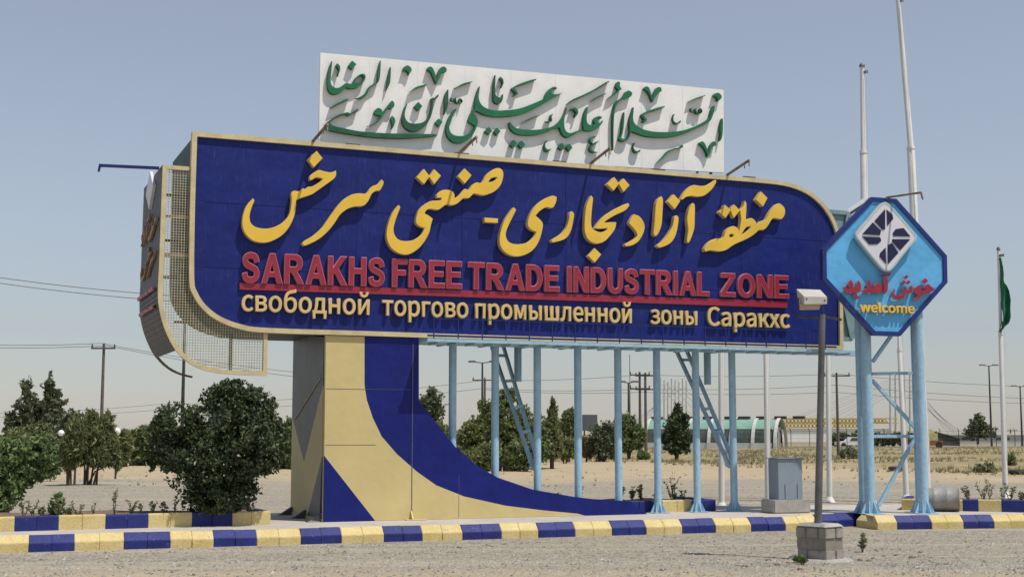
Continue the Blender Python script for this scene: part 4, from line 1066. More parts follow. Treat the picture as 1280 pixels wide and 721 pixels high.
q = MB(); q.lathe([(r_ + .006, .333), (r_ + .011, .343), (r_ + .004, .356), (r_ - .018, .352)], 32, 0, Mx); q.build('drum_rim', MT['rust'], DR)

# ================================================================ FLAGPOLES
def flagpole(px, by, ty, label, rb=.075, lean_px=0, step=None, kink=None, grp='white flagpoles behind the sign'):
    b0 = gnd(px, by); tp = atY(px + lean_px, ty, b0.y)
    root = thing('flagpole', label, 'flagpole', b0, 0, grp)
    h = tp.z; lx_ = tp.x - b0.x
    st_ = step or .63
    mx_p = lx_ * st_
    if kink: kp = atY(*kink, b0.y); mx_p = kp.x - b0.x; st_ = kp.z / h
    q = MB(); q.tube([(0, 0, .02), (mx_p, 0, h * st_), (mx_p, 0, h * (st_ + .004)), (lx_, 0, h)], [rb, rb * .9, rb * .68, rb * .52], 14); q.build('pole_shaft', MT['polew'], root)
    q = MB(); q.box((-.16, -.16, 0), (.16, .16, .02)); q.tube([(0, 0, .02), (0, 0, .16)], [rb * 2, rb * 1.05], 12); q.build('pole_base', MT['polew'], root)
    q = MB(); q.tube([(mx_p, 0, h * st_ - .04), (mx_p, 0, h * st_ + .05)], [rb * 1.02, rb * .85], 12)
    q.build('pole_collar', MT['polew'], root)
    q = MB(); q.tube([(lx_, 0, h), (lx_, 0, h + .06), (lx_, 0, h + .12)], [rb * .75, rb * .7, .01], 10); q.bar((lx_, -.02, h - .16), (lx_ + .14, -.04, h - .14), .05, .07); q.build('pole_cap', MT['steel'], root)
    q = MB(); q.tube([(rb * .6 + .02, -rb, 1.1), (rb * .6 + .03 + lx_, -rb, h - .15)], .006, 5); q.build('halyard', MT['polew'], root)
    return root, b0, h
flagpole(902, 635.5, 316, 'short white flagpole seen just left of the rightmost light blue column of the billboard', lean_px=-1)
flagpole(960, 632, 315, 'short white flagpole standing alone just left of the grey cabinet', lean_px=-4)
flagpole(1037, 628, 314, 'short white flagpole seen half behind the grey floodlight pole', lean_px=-3)
flagpole(1133, 625, 314, 'short white flagpole seen between the two columns of the octagonal sign', lean_px=-14, step=.6)
fp5, b5, h5 = flagpole(1257, 622, 313, 'short white flagpole with a green flag, at the right edge', lean_px=-9, step=.66)
flagpole(1087, 630, 84, 'tall straight white flagpole with a pointed cap rising above the octagonal sign', rb=.105, lean_px=-9.5, step=.80)
flagpole(1159, 629, -5, 'tall leaning white flagpole right of the octagonal sign, cut off by the top edge', rb=.115, lean_px=-37, kink=(1138.5, 185))
# draped flag
q = MB(); rows = 28; cl = 9; vs = []
def fpt(i, j):
    u = i / rows; v = j / cl
    py = 322 + 92 * u
    wprof = [0, 5.0, 6.5, 3.6, 8, 11, 12, 9.5, 9, 5, 0]
    k_ = u * 10; a_ = int(min(9, k_)); wd = wprof[a_] + (wprof[a_ + 1] - wprof[a_]) * (k_ - a_)
    base_px = 1249.6 + 3.0 * u - (2.5 if u > .86 else 0)
    p = atY(base_px + wd * v, py + 4 * v * math.sin(u * 9), b5.y - .09)
    p.y += .10 * math.sin(v * 7 + u * 5) + .05 * math.sin(u * 14)
    return p
for i in range(rows + 1):
    for j in range(cl + 1): vs.append(fpt(i, j))
back_ = [v + Vector((0, .012, 0)) for v in vs]
fs = []
for i in range(rows):
    for j in range(cl):
        a_ = i * (cl + 1) + j; fs.append((a_, a_ + 1, a_ + cl + 2, a_ + cl + 1))
q.add(vs, fs, 0, True); q.add(back_, [f[::-1] for f in fs], 0, True)
tag(q.build('flag', MT['flag']), 'dark green flag drooping from the flagpole at the right edge', 'flag')

# ================================================================ VEGETATION
def leaves(mb, c, rx_, ry, rz_, n, size, asp=1.6, up=0., rej=.05, sd_=0., floor=.0):
    k = 0; tries = 0
    while k < n and tries < n * 6:
        tries += 1
        d = Vector((random.gauss(0, 1), random.gauss(0, 1), random.gauss(0, 1))).normalized()
        r_ = random.random() ** .42 * random.uniform(.86, 1.14)
        p = Vector((c.x + d.x * rx_ * r_, c.y + d.y * ry * r_, c.z + d.z * rz_ * r_))
        if p.z < floor + .02: continue
        f_ = 1.1 / max(.25, rx_)
        if noise.noise(p * f_ * 1.9 + Vector((sd_, 0, 0))) + .45 * noise.noise(p * f_ * 5) < rej: continue
        u = Vector((random.gauss(0, 1), random.gauss(0, 1), random.gauss(0, 1) + up)).normalized()
        v = u.cross(Vector((random.gauss(0, 1), random.gauss(0, 1), random.gauss(0, .6)))).normalized()
        s_ = size * random.uniform(.6, 1.35); u = u * s_ * asp * .5; v = v * s_ * .5; w_ = u.cross(v).normalized() * s_ * .15
        mb.add([p - u, p + v * .9 + w_, p + u, p - v * .9 + w_], [(0, 1, 2), (0, 2, 3)])
        k += 1
def sprigs(mb, tr, c, rx_, ry, rz_, n, ln, size, asp, up):
    for i in range(n):
        d = Vector((random.gauss(0, 1), random.gauss(0, 1), random.gauss(.25, 1))).normalized()
        p = Vector((c.x + d.x * rx_ * .85, c.y + d.y * ry * .85, c.z + d.z * rz_ * .85))
        if p.z < .05: continue
        dr = (d + Vector((random.gauss(0, .35), random.gauss(0, .35), random.gauss(.15, .35) + up * .4))).normalized()
        L_ = ln * random.uniform(.5, 1.3); e = p + dr * L_
        tr.tube([p, e], [size * .07, size * .03], 4)
        for k in range(int(7 + L_ / size * 1.6)):
            q_ = p.lerp(e, random.uniform(.1, 1.05)) + Vector((random.gauss(0, 1), random.gauss(0, 1), random.gauss(0, 1))) * size * .45
            u = (dr * .8 + Vector((random.gauss(0, 1), random.gauss(0, 1), random.gauss(0, 1)))).normalized(); v = u.cross(Vector((random.gauss(0, 1), random.gauss(0, 1), random.gauss(0, 1)))).normalized()
            s_ = size * random.uniform(.6, 1.2); u = u * s_ * asp * .5; v = v * s_ * .5
            mb.add([q_ - u, q_ + v, q_ + u, q_ - v], [(0, 1, 2), (0, 2, 3)])
def tree(name, label, cat, px, base_y, Y, blobs, n, size, lm_, asp=1.6, up=0., rej=-.06, trunk=.06, stems=1, grp=None, z0=None, by=None):
    z_ = gz(atY(px, base_y, Y).x, Y) if z0 is None else z0
    bx = atY(px, base_y, Y).x
    root = thing(name, label, cat, (bx, Y, z_), 0, grp)
    o = Vector((bx, Y, z_)); m_ = MB(); tr = MB(); ppm = Y / (F / CT)
    vol = sum(b[2] * b[3] for b in blobs)
    if Y > 30: n = int(n * 1.9); size *= .68
    top = min(blobs, key=lambda b: b[1])
    for i, (x, y, a_, b_) in enumerate(blobs):
        c = atY(x, y, Y) - o; rx_ = a_ * ppm; rz_ = b_ * ppm
        c.y += random.uniform(-.3, .3) * rx_
        ry = min(rx_, rz_) if len(blobs) > 3 else rx_
        ry = .5 * (ry + rx_)
        leaves(m_, c, rx_, ry, rz_, int(n * a_ * b_ / vol), size, asp, up, rej, i * 3.1, 0)
        sprigs(m_, tr, c, rx_, ry, rz_, int(3 + (130 if lm_ == 'pine' else 60) * a_ * b_ / vol), (.42 if lm_ == 'pine' else .22) * (rx_ * rz_) ** .5 + size, size, asp, up)
        st_ = (i % stems - (stems - 1) / 2) * trunk * 2.6
        p0_ = Vector((st_, random.uniform(-.5, .5) * trunk, -.05)); mid = p0_.lerp(c, .45) + Vector((0, 0, .12 * c.z)); mid.x = p0_.x + (c.x - p0_.x) * .25
        tr.tube([p0_, mid, c, c + Vector((random.uniform(-.3, .3) * rx_, 0, rz_ * .5))], [trunk, trunk * .7, trunk * .35, trunk * .08], 7)
    m_.build('crown', LF[lm_], root); tr.build('trunk', MT['bark'], root)
    return root
lz = PZ + .18
tree('bush', 'big dark round bush with drooping sides growing in the left planter before the pylon', 'bush', 272, 650, 23.6,
     [(282, 502, 34, 25), (314, 512, 32, 27), (232, 527, 38, 27), (336, 550, 21, 34), (300, 552, 55, 44), (214, 560, 28, 28), (260, 575, 52, 44), (331, 572, 24, 22), (268, 622, 36, 30), (200, 537, 17, 13), (292, 486, 24, 13), (350, 545, 10, 20), (190, 575, 8, 12), (272, 640, 34, 14), (300, 606, 24, 34), (318, 494, 15, 10)],
     34000, .047, 'bush', 1.6, -.15, .02, .04, 5, z0=lz)
tree('bush', 'bright green leafy bush at the left edge behind the planter kerb', 'bush', 2, 650, 24.6,
     [(-15, 590, 40, 42), (15, 572, 34, 28), (45, 568, 27, 24), (8, 610, 24, 30), (60, 583, 13, 17), (-10, 635, 18, 20), (28, 590, 26, 20)], 9500, .066, 'hedge', 1.6, 0, -.08, .035, 3, z0=lz)
tree('pine_tree', 'tall dark two-topped conifer on the far left behind the green bushes', 'tree', 48, 572, 92,
     [(34, 489, 5, 13), (38, 512, 12, 16), (30, 535, 20, 18), (62, 482, 5, 11), (64, 497, 10, 12), (62, 518, 15, 20), (52, 542, 28, 22), (15, 528, 8, 14), (76, 504, 7, 4), (24, 508, 7, 4), (47, 506, 6, 4), (72, 490, 4, 3)], 4200, .24, 'pine', 2.2, .2, -.02, .2)
tree('broadleaf_tree', 'small grey-green tree between the two-topped conifer and the tamarisk pair', 'tree', 88, 575, 85, [(88, 530, 9, 14), (96, 525, 5, 8), (85, 550, 14, 18)], 1400, .22, 'pine', 1.8, 0, -.02, .12)
tree('tamarisk_tree', 'olive-green feathery shrub with a dark trunk beside the bright green bush', 'tree', 34, 603, 50,
     [(48, 553, 14, 24), (35, 570, 22, 22), (62, 575, 11, 22), (20, 560, 18, 25)], 4200, .12, 'tam', 3, 1.2, -.08, .05, 3)
tree('tamarisk_tree', 'thinner left tree of the feathery olive tamarisk pair on the sand', 'tree', 88.5, 606, 47.5,
     [(92, 556, 12, 26), (86, 566, 10, 22), (100, 545, 9, 22), (82, 560, 5, 14)], 3800, .11, 'tam', 3.4, 1.6, -.10, .045, 3)
tree('tamarisk_tree', 'fuller right tree of the feathery olive tamarisk pair, with several stems', 'tree', 113, 605, 48,
     [(120, 552, 18, 28), (114, 530, 10, 17), (133, 534, 9, 19), (140, 560, 8, 20), (125, 570, 20, 15), (106, 556, 9, 24), (147, 575, 5, 12)], 6400, .11, 'tam', 3.4, 1.6, -.10, .04, 5)
tree('tamarisk_tree', 'small dark olive shrub far behind the tamarisk pair', 'tree', 156, 584, 74, [(155, 560, 9, 22), (150, 570, 10, 12)], 1300, .16, 'tam', 2.8, 1, -.06, .09)
tree('broadleaf_tree', 'dark rounded tree half hidden by the left side of the big dark bush', 'tree', 176, 582, 78,
     [(172, 563, 15, 20), (182, 547, 12, 15), (197, 560, 16, 22), (165, 550, 6, 14)], 3600, .2, 'broad', 1.6, 0, -.08, .12, 2)
tree('broadleaf_tree', 'green tree filling the gap between the big dark bush and the pylon', 'tree', 352, 588, 68,
     [(350, 562, 20, 25), (363, 543, 11, 20), (340, 575, 14, 13), (366, 572, 9, 16)], 3400, .18, 'broad', 1.6, 0, -.08, .11, 2)
tree('pine_tree', 'dark loose pine top rising behind the blue curve of the pylon', 'tree', 537, 575, 112,
     [(540, 492, 5, 7), (541, 504, 10, 9), (535, 517, 14, 11), (528, 508, 7, 8), (545, 513, 9, 7), (535, 538, 13, 16)], 1900, .3, 'pine', 1.8, 0, -.02, .2)
tree('broadleaf_tree', 'yellow-green low tree below the loose pine by the blue curve', 'tree', 548, 585, 76, [(545, 548, 20, 20), (530, 545, 16, 22), (562, 555, 12, 20)], 3000, .2, 'olive', 1.6, 0, -.06, .12)
tree('broadleaf_tree', 'green spreading tree between the first and second light blue columns', 'tree', 597, 590, 70,
     [(590, 556, 20, 26), (577, 562, 14, 24), (601, 538, 17, 18), (585, 535, 8, 8)], 3900, .18, 'olive', 1.6, 0, -.05, .11, 2)
tree('broadleaf_tree', 'tallest loose tree of the row, behind the second light blue column', 'tree', 632, 592, 66,
     [(625, 528, 19, 26), (631, 502, 11, 16), (609, 512, 11, 14), (640, 550, 20, 28), (650, 527, 13, 20), (640, 492, 5, 9), (602, 505, 5, 6), (620, 560, 16, 22)], 5200, .17, 'broad', 1.6, 0, -.0, .12, 3)
tree('broadleaf_tree', 'bushy tree behind the third light blue column', 'tree', 656, 590, 72, [(658, 558, 17, 22), (668, 538, 12, 18), (676, 555, 10, 22)], 2800, .18, 'broad', 1.6, 0, -.06, .1)
tree('cypress_tree', 'narrow pointed brown-green conifer just right of the third light blue column', 'tree', 690, 581, 73,
     [(691, 504, 2.6, 7), (691, 516, 6, 9), (690, 530, 9, 12), (690, 548, 13, 16), (689, 563, 14, 10)], 3600, .14, 'tam', 2.2, .8, -.1, .12)
tree('broadleaf_tree', 'slim green tree between the pointed conifer and the fourth light blue column', 'tree', 711, 574, 86, [(710, 528, 10, 15), (714, 543, 9, 18), (704, 545, 7, 14), (716, 520, 6, 9)], 2200, .2, 'broad', 1.6, 0, -.04, .1)
tree('shrub', 'low dark shrub under the green spreading tree, just above the edge of the blue curve', 'shrub', 575, 588, 68, [(572, 572, 14, 14), (588, 576, 12, 12), (560, 570, 10, 14)], 1500, .17, 'broad', 1.6, 0, -.12, .05, 3)
tree('shrub', 'low olive shrub at the foot of the tallest tree, left of the second column', 'shrub', 610, 591, 64, [(606, 574, 13, 15), (616, 566, 10, 14)], 1300, .16, 'olive', 1.6, 0, -.12, .05, 3)
tree('shrub', 'dark low shrub between the second and third light blue columns', 'shrub', 645, 591, 63, [(642, 572, 12, 16), (654, 574, 12, 14), (662, 566, 9, 16)], 1500, .16, 'broad', 1.6, 0, -.12, .05, 3)
tree('shrub', 'low green shrub right of the pointed conifer', 'shrub', 706, 577, 80, [(704, 562, 9, 12), (714, 560, 8, 13)], 1000, .17, 'olive', 1.6, 0, -.12, .05, 2)
tree('broadleaf_tree', 'pale green tree behind the dark hoarding and fifth column', 'tree', 770, 564, 105, [(768, 545, 12, 15), (776, 550, 10, 12)], 1500, .22, 'olive', 1.6, 0, -.08, .1, 2)
tree('shrub', 'brown half-dead shrub right of the fourth light blue column', 'shrub', 733, 572, 84, [(733, 558, 8, 13), (738, 562, 5, 9)], 900, .16, 'dry', 2.2, .8, -.04, .06)
tree('broadleaf_tree', 'dark green low tree just left of the fifth light blue column', 'tree', 752, 573, 84,
     [(752, 556, 13, 17), (760, 545, 10, 15), (746, 545, 6, 11), (764, 560, 8, 13)], 2800, .18, 'pine', 1.7, 0, -.08, .1, 2)
tree('broadleaf_tree', 'rounded green tree just right of the fifth light blue column', 'tree', 786, 566, 98,
     [(787, 540, 16, 20), (777, 530, 10, 12), (797, 546, 11, 15), (783, 555, 12, 10)], 3200, .22, 'broad', 1.6, 0, -.07, .12)
tree('pine_tree', 'dark open pine standing alone between the sixth and seventh light blue columns', 'tree', 846, 575, 92,
     [(846, 509, 4, 6), (847, 520, 8, 9), (842, 533, 13, 9), (853, 531, 9, 9), (838, 548, 12, 10), (853, 547, 12, 12), (846, 560, 16, 8), (858, 522, 4, 4)], 4200, .17, 'bush', 1.8, 0, -.08, .11)
tree('pine_tree', 'distant dark conifer at the foot of the tall mast on the right', 'tree', 1222, 546, 235,
     [(1223, 522, 3.5, 4), (1222, 529, 8, 5), (1224, 536, 12, 5), (1226, 541, 18, 5)], 1700, .45, 'pine', 1.8, 0, -.08, .2)
hd = MB(); ho = atY(1095, 552, 185); ho.z = 0
hr = thing('hedge', 'dark green hedge line far away behind the octagonal sign columns', 'hedge', ho)
for i in range(26):
    c = atY(1040 + i * 4.4, 549 + random.uniform(-2, 2), 185 + random.uniform(-2, 2)) - ho; leaves(hd, c, .7, .6, .85, 110, .35, 1.6, 0, -.2, i, 0)
hd.build('foliage', LF['pine'], hr)
# scrub bushes on the waste ground
for label, px, py, a_, b_, lm_ in (('grey-green scrub bush on the waste ground left of the octagonal sign columns', 1062, 568, 11, 8, 'weed'),
                         ('dark green scrub bush behind the flagpole with the flag', 1264, 577, 4, 8, 'hedge'),
                         ('low grey-green scrub on the waste ground by the right columns', 1232, 587, 12, 6, 'weed'),
                         ('small dark scrub behind the sixth light blue column', 805, 570, 7, 5, 'olive')):
    g0 = gnd(px, py + b_ * .8); tree('shrub', label, 'shrub', px, py + b_ * .8, g0.y, [(px, py, a_, b_), (px - a_ * .5, py + 1, a_ * .6, b_ * .7)], 900, .13, lm_, 2.4, .6, -.1, .03, 3)
# weeds in the beds: every plant its own
def weed(p, h, kind, label, grp):
    root = thing('weed', label, 'plant', p, 0, grp)
    s_ = MB(); m_ = MB(); ns = random.randint(2, 4)
    for k in range(ns):
        tip = Vector((random.uniform(-.4, .4) * h, random.uniform(-.3, .3) * h, h * random.uniform(.6, 1)))
        mid = tip * .5 + Vector((random.uniform(-.05, .05), 0, h * .08))
        s_.tube([(0, 0, -.02), mid, tip], [.008, .006, .002], 5)
        for i in range(int(20 * kind)):
            f_ = random.uniform(.2, 1); q_ = mid.lerp(tip, (f_ - .5) * 2) if f_ > .5 else Vector((0, 0, 0)).lerp(mid, f_ * 2)
            u = Vector((random.gauss(0, 1), random.gauss(0, 1), random.uniform(-.1, 1))).normalized() * random.uniform(.03, .075); v = u.cross(Vector((random.gauss(0, 1), random.gauss(0, 1), .3))).normalized() * .013
            m_.add([q_, q_ + u * .5 + v, q_ + u, q_ + u * .5 - v], [(0, 1, 2, 3)])
    s_.build('stem', MT['bark'], root); m_.build('leaves', LF['weed' if kind != 1.6 else 'hedge'], root)
def bed_pt(o, d, nrm, u, v, z): p = o + d * u + nrm * v; return (p.x, p.y, z)
for px, h, kd in ((30, .32, .7), (45, .28, .8), (74, .42, 1), (100, .3, .6), (120, .22, .5), (145, .5, 1), (168, .28, .8), (182, .24, .6), (196, .3, .6), (212, .22, 1), (224, .42, .8), (55, .18, 1), (90, .2, 1), (305, .12, .6), (322, .1, .6)):
    weed(bed_pt(*lb, lx(px), random.uniform(.25, .7), lz), h, kd, 'scraggly dry weed growing in the soil of the left planter', 'weeds in the left planter')
tree('shrub', 'slender upright green shrub in the left planter, tallest of the small plants there', 'shrub', 72, 648, 23.2, [(72, 632, 4.5, 14), (70, 640, 5, 9)], 420, .05, 'hedge', 2, .8, -.2, .01, 3, z0=lz)
for px, h in ((793, .3), (803, .34), (813, .38), (832, .2), (840, .34), (848, .3), (856, .2), (862, .42), (868, .5), (872, .3), (745, .45), (720, .2)):
    weed(bed_pt(*mb_, mx_(px), random.uniform(.3, .9), lz), h, random.choice([.8, 1.6]), 'small weed growing in the bed behind the light blue columns', 'weeds in the middle planter')
for px, h in ((1210, .3), (1228, .46), (1236, .4), (1252, .34), (1262, .42), (1275, .2), (1290, .3)):
    weed(bed_pt(*rb, rx(px), random.uniform(.3, .8), lz), h, 1.2, 'greenish weed growing in the bed at the right edge', 'weeds in the right planter')
for px, py in ((1004, 705), (996, 703)):
    weed(gnd(px, py), .1, 1.6, 'tiny green weed tuft at the left foot of the block pier', 'weeds at the pier foot')
for _ in (1,): weed(gnd(1078, 690), .3, 2.4, 'pale dry weed growing in the gravel just right of the block pier', None)

# dry grass over the waste ground, uncountable
gm = MB()
def tuft(p, h, n):
    for k in range(n):
        a_ = random.uniform(0, 6.28); q_ = Vector((math.cos(a_), math.sin(a_), 0)); t = q_ * h * random.uniform(.1, .6) + Vector((0, 0, h * random.uniform(.5, 1))); v = Vector((-q_.y, q_.x, 0)) * .02
        b0 = p + q_ * .04; gm.add([b0 - v, b0 + v, b0 + t], [(0, 1, 2)])
for i in range(7500):
    Y = random.uniform(58, 178); X = random.uniform(.10 * Y, .40 * Y) if i % 4 else random.uniform(-.05 * Y, .2 * Y)
    if Y + 1.6 * X < 92: continue
    if noise.noise(Vector((X * .12, Y * .06, 2))) < -.12: continue
    tuft(Vector((X, Y, gz(X, Y) - .02)), random.uniform(.12, .38), 7)
for i in range(260):
    Y = random.uniform(48, 75); X = random.uniform(-.42 * Y, .4 * Y); tuft(Vector((X, Y, gz(X, Y) - .02)), random.uniform(.06, .16), 6)
stuff(gm.build('dry_grass', LF['grass']))
# loose stones
pm = MB()
def pebble(x, y, z, r_):
    o_ = len(pm.v); a_ = random.random() * 6
    vs = [(0, 0, 1), (1, 0, 0), (0, 1, 0), (-1, 0, 0), (0, -1, 0)]
    for vx, vy, vz in vs:
        k_ = random.uniform(.75, 1.25); X = vx * math.cos(a_) - vy * math.sin(a_); Y = vx * math.sin(a_) + vy * math.cos(a_)
        pm.v.append((x + X * r_ * k_, y + Y * r_ * k_ * .9, z + vz * r_ * k_ * .7))
    for f in ((0, 1, 2), (0, 2, 3), (0, 3, 4), (0, 4, 1)): pm.f.append([o_ + i for i in f]); pm.m.append(0); pm.sm.append(False)
for i in range(24000):
    y = 16.5 + random.random() ** 1.2 * 9.5; x = random.uniform(-.42, .42) * y
    lim = 23.7 + .372 * x if x < 5.8 else 25.4 + .19 * (x - 6.9)
    if y > lim: continue
    pebble(x, y, -.003, random.choice((.009, .012, .016, .021, .028)) * random.uniform(.7, 1.25))
for i in range(5000):
    y = random.uniform(29.5, 58); x = random.uniform(-.42, .42) * y; pebble(x, y, gz(x, y) - .006, random.choice((.014, .02, .035)) * random.uniform(.7, 1.3))
for i in range(420):
    y = 16.5 + random.random() * 8; x = random.uniform(-.42, .42) * y
    lim = 23.7 + .372 * x if x < 5.8 else 25.4 + .19 * (x - 6.9)
    if y < lim: pebble(x, y, -.008, random.uniform(.03, .055))
for i in range(1500):
    a_ = random.gauss(0, 1); x = 4.6 + a_ * 1.7; y = 19.0 + random.gauss(0, .45)
    if abs(x - 4.45) > .6 or y < 18.5: pebble(x, y, -.004, random.choice((.012, .018, .03)) * random.uniform(.7, 1.3))
stm = leafmat('loose_stone', (.10, .09, .08), (.40, .37, .32), 0)
stuff(pm.build('gravel', stm))
# rubble on the verge
for i, (px, py) in enumerate(((1092, 698), (1105, 695), (1086, 701), (1120, 694), (1140, 697), (985, 703), (972, 706), (960, 700), (1000, 712), (1150, 690), (1075, 700), (930, 708))):
    p = gnd(px, py); bm = bmesh.new(); bmesh.ops.create_icosphere(bm, subdivisions=2, radius=1)
    s_ = random.uniform(.018, .042)
    for v in bm.verts:
        k_ = 1 + .5 * noise.noise(v.co * 1.3 + Vector((i * 7, 0, 0))); v.co = Vector((v.co.x * k_ * 1.3, v.co.y * k_, v.co.z * k_ * .6)) * s_
    me = bpy.data.meshes.new('clod'); bm.to_mesh(me); bm.free(); me.materials.append(MT['soil'])
    o = bpy.data.objects.new('clod', me); col.objects.link(o); o.location = (p.x, p.y, s_ * .2)
    tag(o, 'brown clod of dry earth on the gravel verge near the block pier', 'clod', 'clods near the pier')
# black tyre pieces on the waste ground
for label, px, py in (('worn black tyre lying on the waste ground seen between the octagonal sign columns', 1120, 588), ('worn black tyre lying on the waste ground at the right edge behind the last flagpole', 1272, 594)):
    p = gnd(px, py); r0 = thing('tyre', label, 'tyre', p + Vector((0, 0, gz(p.x, p.y) + .02)))
    q = MB(); pr = [(.2 + .10 * math.cos(a_), .1 + .1 * math.sin(a_)) for a_ in [k * math.pi / 4 for k in range(9)]]; q.lathe([(a_ + .09, z) for a_, z in pr], 20); q.build('tyre_ring', MT['tyre'], r0)

# ================================================================ FAR STRUCTURES
# green roofed tunnel building
gb = atY(976, 560, 163); gb.z = 0
TB = thing('tunnel_building', 'low vaulted building with green roof and white arches behind the columns', 'building', gb, R(-24))
Rr = 2.9; Hh = 3.55; Lt = 16
def arc(k, n=18, s=1.0, hz=1.0): a_ = math.pi * k / n; return (Rr * s * math.cos(a_), Hh * hz * math.sin(a_) ** .9)
def vault(a0, a1, x0, x1, s, m, nm):
    q = MB()
    for k in range(a0, a1):
        (y0, z0), (y1, z1) = arc(k, 18, s, s), arc(k + 1, 18, s, s)
        q.hexa([(x0, y0, z0), (x1, y0, z0), (x1, y0 * .97, z0 * .97), (x0, y0 * .97, z0 * .97), (x0, y1, z1), (x1, y1, z1), (x1, y1 * .97, z1 * .97), (x0, y1 * .97, z1 * .97)])
    q.build(nm, m, TB)
vault(4, 14, -Lt, 0, 1.0, MT['tgreen'], 'roof')
vault(14, 17, -Lt, -.4, .985, MT['glassd'], 'window'); vault(1, 4, -Lt, -.4, .985, MT['glassd'], 'window')
vault(17, 18, -Lt, -.4, 1.0, MT['twhite'], 'wall'); vault(0, 1, -Lt, -.4, 1.0, MT['twhite'], 'wall')
for i in range(7):
    x = -Lt + i * Lt / 6; vault(0, 18, x - .2, x + .2, 1.05, MT['twhite'], 'arch_rib')
q = MB(); q.box((-.6, -1.6, 0), (-.5, 1.6, 2.3)); q.build('end_wall', MT['glassd'], TB)
q = MB()
for i in range(5): q.box((-.49, -1.6 + i * .75, 0), (-.42, -1.4 + i * .75, 2.3))
q.box((-.49, -2.4, 2.28), (-.42, 2.4, 2.6)); q.build('end_mullion', MT['twhite'], TB)
q = MB(); 
for i in range(9): q.box((-Lt + i * 2.2, -.5, Hh + .02), (-Lt + 1.3 + i * 2.2, .5, Hh + .35))
q.build('roof_vent', MT['dark'], TB)
# yellow truss canopy hung from masts
cY = 262
def cp(px, py, dy=0): return atY(px, py, cY + dy)
c0_ = cp(1045, 545); c0_.z = 0
CN_ = thing('cable_canopy', 'yellow truss canopy roof hung on cables from white masts, far away', 'canopy', c0_)
q = MB()
for lay, (ya, yb) in enumerate(((523, 527.5), (528.5, 534))):
    for dy in (0, 6, 12):
        x = 968.
        q.bar(cp(965, ya, dy) - c0_, cp(1122, ya, dy) - c0_, .22); q.bar(cp(965, yb, dy) - c0_, cp(1110 - 20 * lay, yb, dy) - c0_, .22)
        while x < 1104 - 20 * lay:
            q.bar(cp(x, yb, dy) - c0_, cp(x + 4, ya, dy) - c0_, .2); q.bar(cp(x + 4, ya, dy) - c0_, cp(x + 8, yb, dy) - c0_, .2); x += 4.6
q.build('roof_truss', MT['yell'], CN_)
ms = [1113, 1119.5, 1131, 1137.5]
for i, p in enumerate(ms):
    q = MB(); a_, b_ = cp(p, 465, (i % 2) * 8) - c0_, cp(p + .5, 546, (i % 2) * 8) - c0_; b_.z = 0
    q.tube([b_, a_], [.32, .22], 8); q.build('mast', MT['twhite'], CN_)
for i, p in enumerate(ms[:2]):
    for k in range(4):
        q = MB(); q.bar(cp(p, 474 + k * 5, i * 8) - c0_, cp(985 + k * 22 + i * 8, 524, i * 8) - c0_, .08); q.build('cable', MT['stay'], CN_)
for i, p in enumerate(ms[2:]):
    for k in range(4):
        q = MB(); e = cp(1188 + k * 4.5 + i * 7, 545, i * 8) - c0_; q.bar(cp(p, 474 + k * 6, i * 8) - c0_, e, .08); q.build('cable', MT['stay'], CN_)
# second group of masts left of it
c1_ = cp(842, 545); c1_.z = 0
CM = thing('cable_canopy', 'cluster of pale masts and stay cables behind the dark open pine', 'canopy', c1_)
for i in range(8):
    p = 826 + i * 4.6; q = MB(); a_ = cp(p, 473 + (i % 3) * 2, (i % 4) * 5) - c1_; b_ = cp(p, 546, (i % 4) * 5) - c1_; b_.z = 0; q.tube([b_, a_], [.24, .18], 7); q.build('mast', MT['twhite'], CM)
for i in range(5):
    for sgn in (-1, 1):
        q = MB(); q.bar(cp(826 + i * 7, 478 + i * 1.5) - c1_, cp(842 + sgn * (30 + i * 12), 545) - c1_, .1); q.build('cable', MT['stay'], CM)
# white wall buildings
def far_block(label, x0, x1, y0, y1, Y, dep, m, roof=None, name='warehouse', cat='building'):
    a_ = atY(x0, y1, Y); b_ = atY(x1, y0, Y); o = Vector((a_.x, Y, 0))
    r0 = thing(name, label, cat, o)
    q = MB(); q.box((0, 0, 0), (b_.x - a_.x, dep, b_.z)); q.build('wall', m, r0)
    q = MB(); q.box((-.3, -.3, b_.z + .003), (b_.x - a_.x + .3, dep + .3, b_.z + .25)); q.build('roof', roof or m, r0)
    n_ = int((b_.x - a_.x) / 6) if m is MT['shed'] else 0
    for i in range(n_):
        q = MB(); q.box((2 + i * 6, -.04, b_.z * .45), (4.4 + i * 6, -.003, b_.z * .75)); q.build('window', MT['glassd'], r0)
    return r0
far_block('long low white building under the yellow truss canopy', 975, 1112, 535.5, 552, 300, 14, MT['wallw'], MT['wallw'])
far_block('long low grey shed with a pale flat roof at the far right', 1188, 1330, 543.5, 553, 240, 10, MT['shed'], MT['wallw'])
sl_ = atY(1172, 556, 200); sl_.z = 0
r0 = thing('sloping_shed', 'small dark shed with a sloping top beside the far grey shed', 'shed', sl_)
q = MB(); k_ = 200 / (F / CT); q.hexa([(0, 0, 0), (28 * k_, 0, 0), (28 * k_, 3, 0), (0, 3, 0), (0, 0, 2.0), (28 * k_, 0, 1.0), (28 * k_, 3, 1.0), (0, 3, 2.0)]); q.build('wall', MT['dark'], r0)
q = MB(); q.hexa([(-.2, -.2, 2.02), (28 * k_ + .2, -.2, 1.0), (28 * k_ + .2, 3.2, 1.0), (-.2, 3.2, 2.02), (-.2, -.2, 2.12), (28 * k_ + .2, -.2, 1.1), (28 * k_ + .2, 3.2, 1.1), (-.2, 3.2, 2.12)]); q.build('roof', MT['dark'], r0)
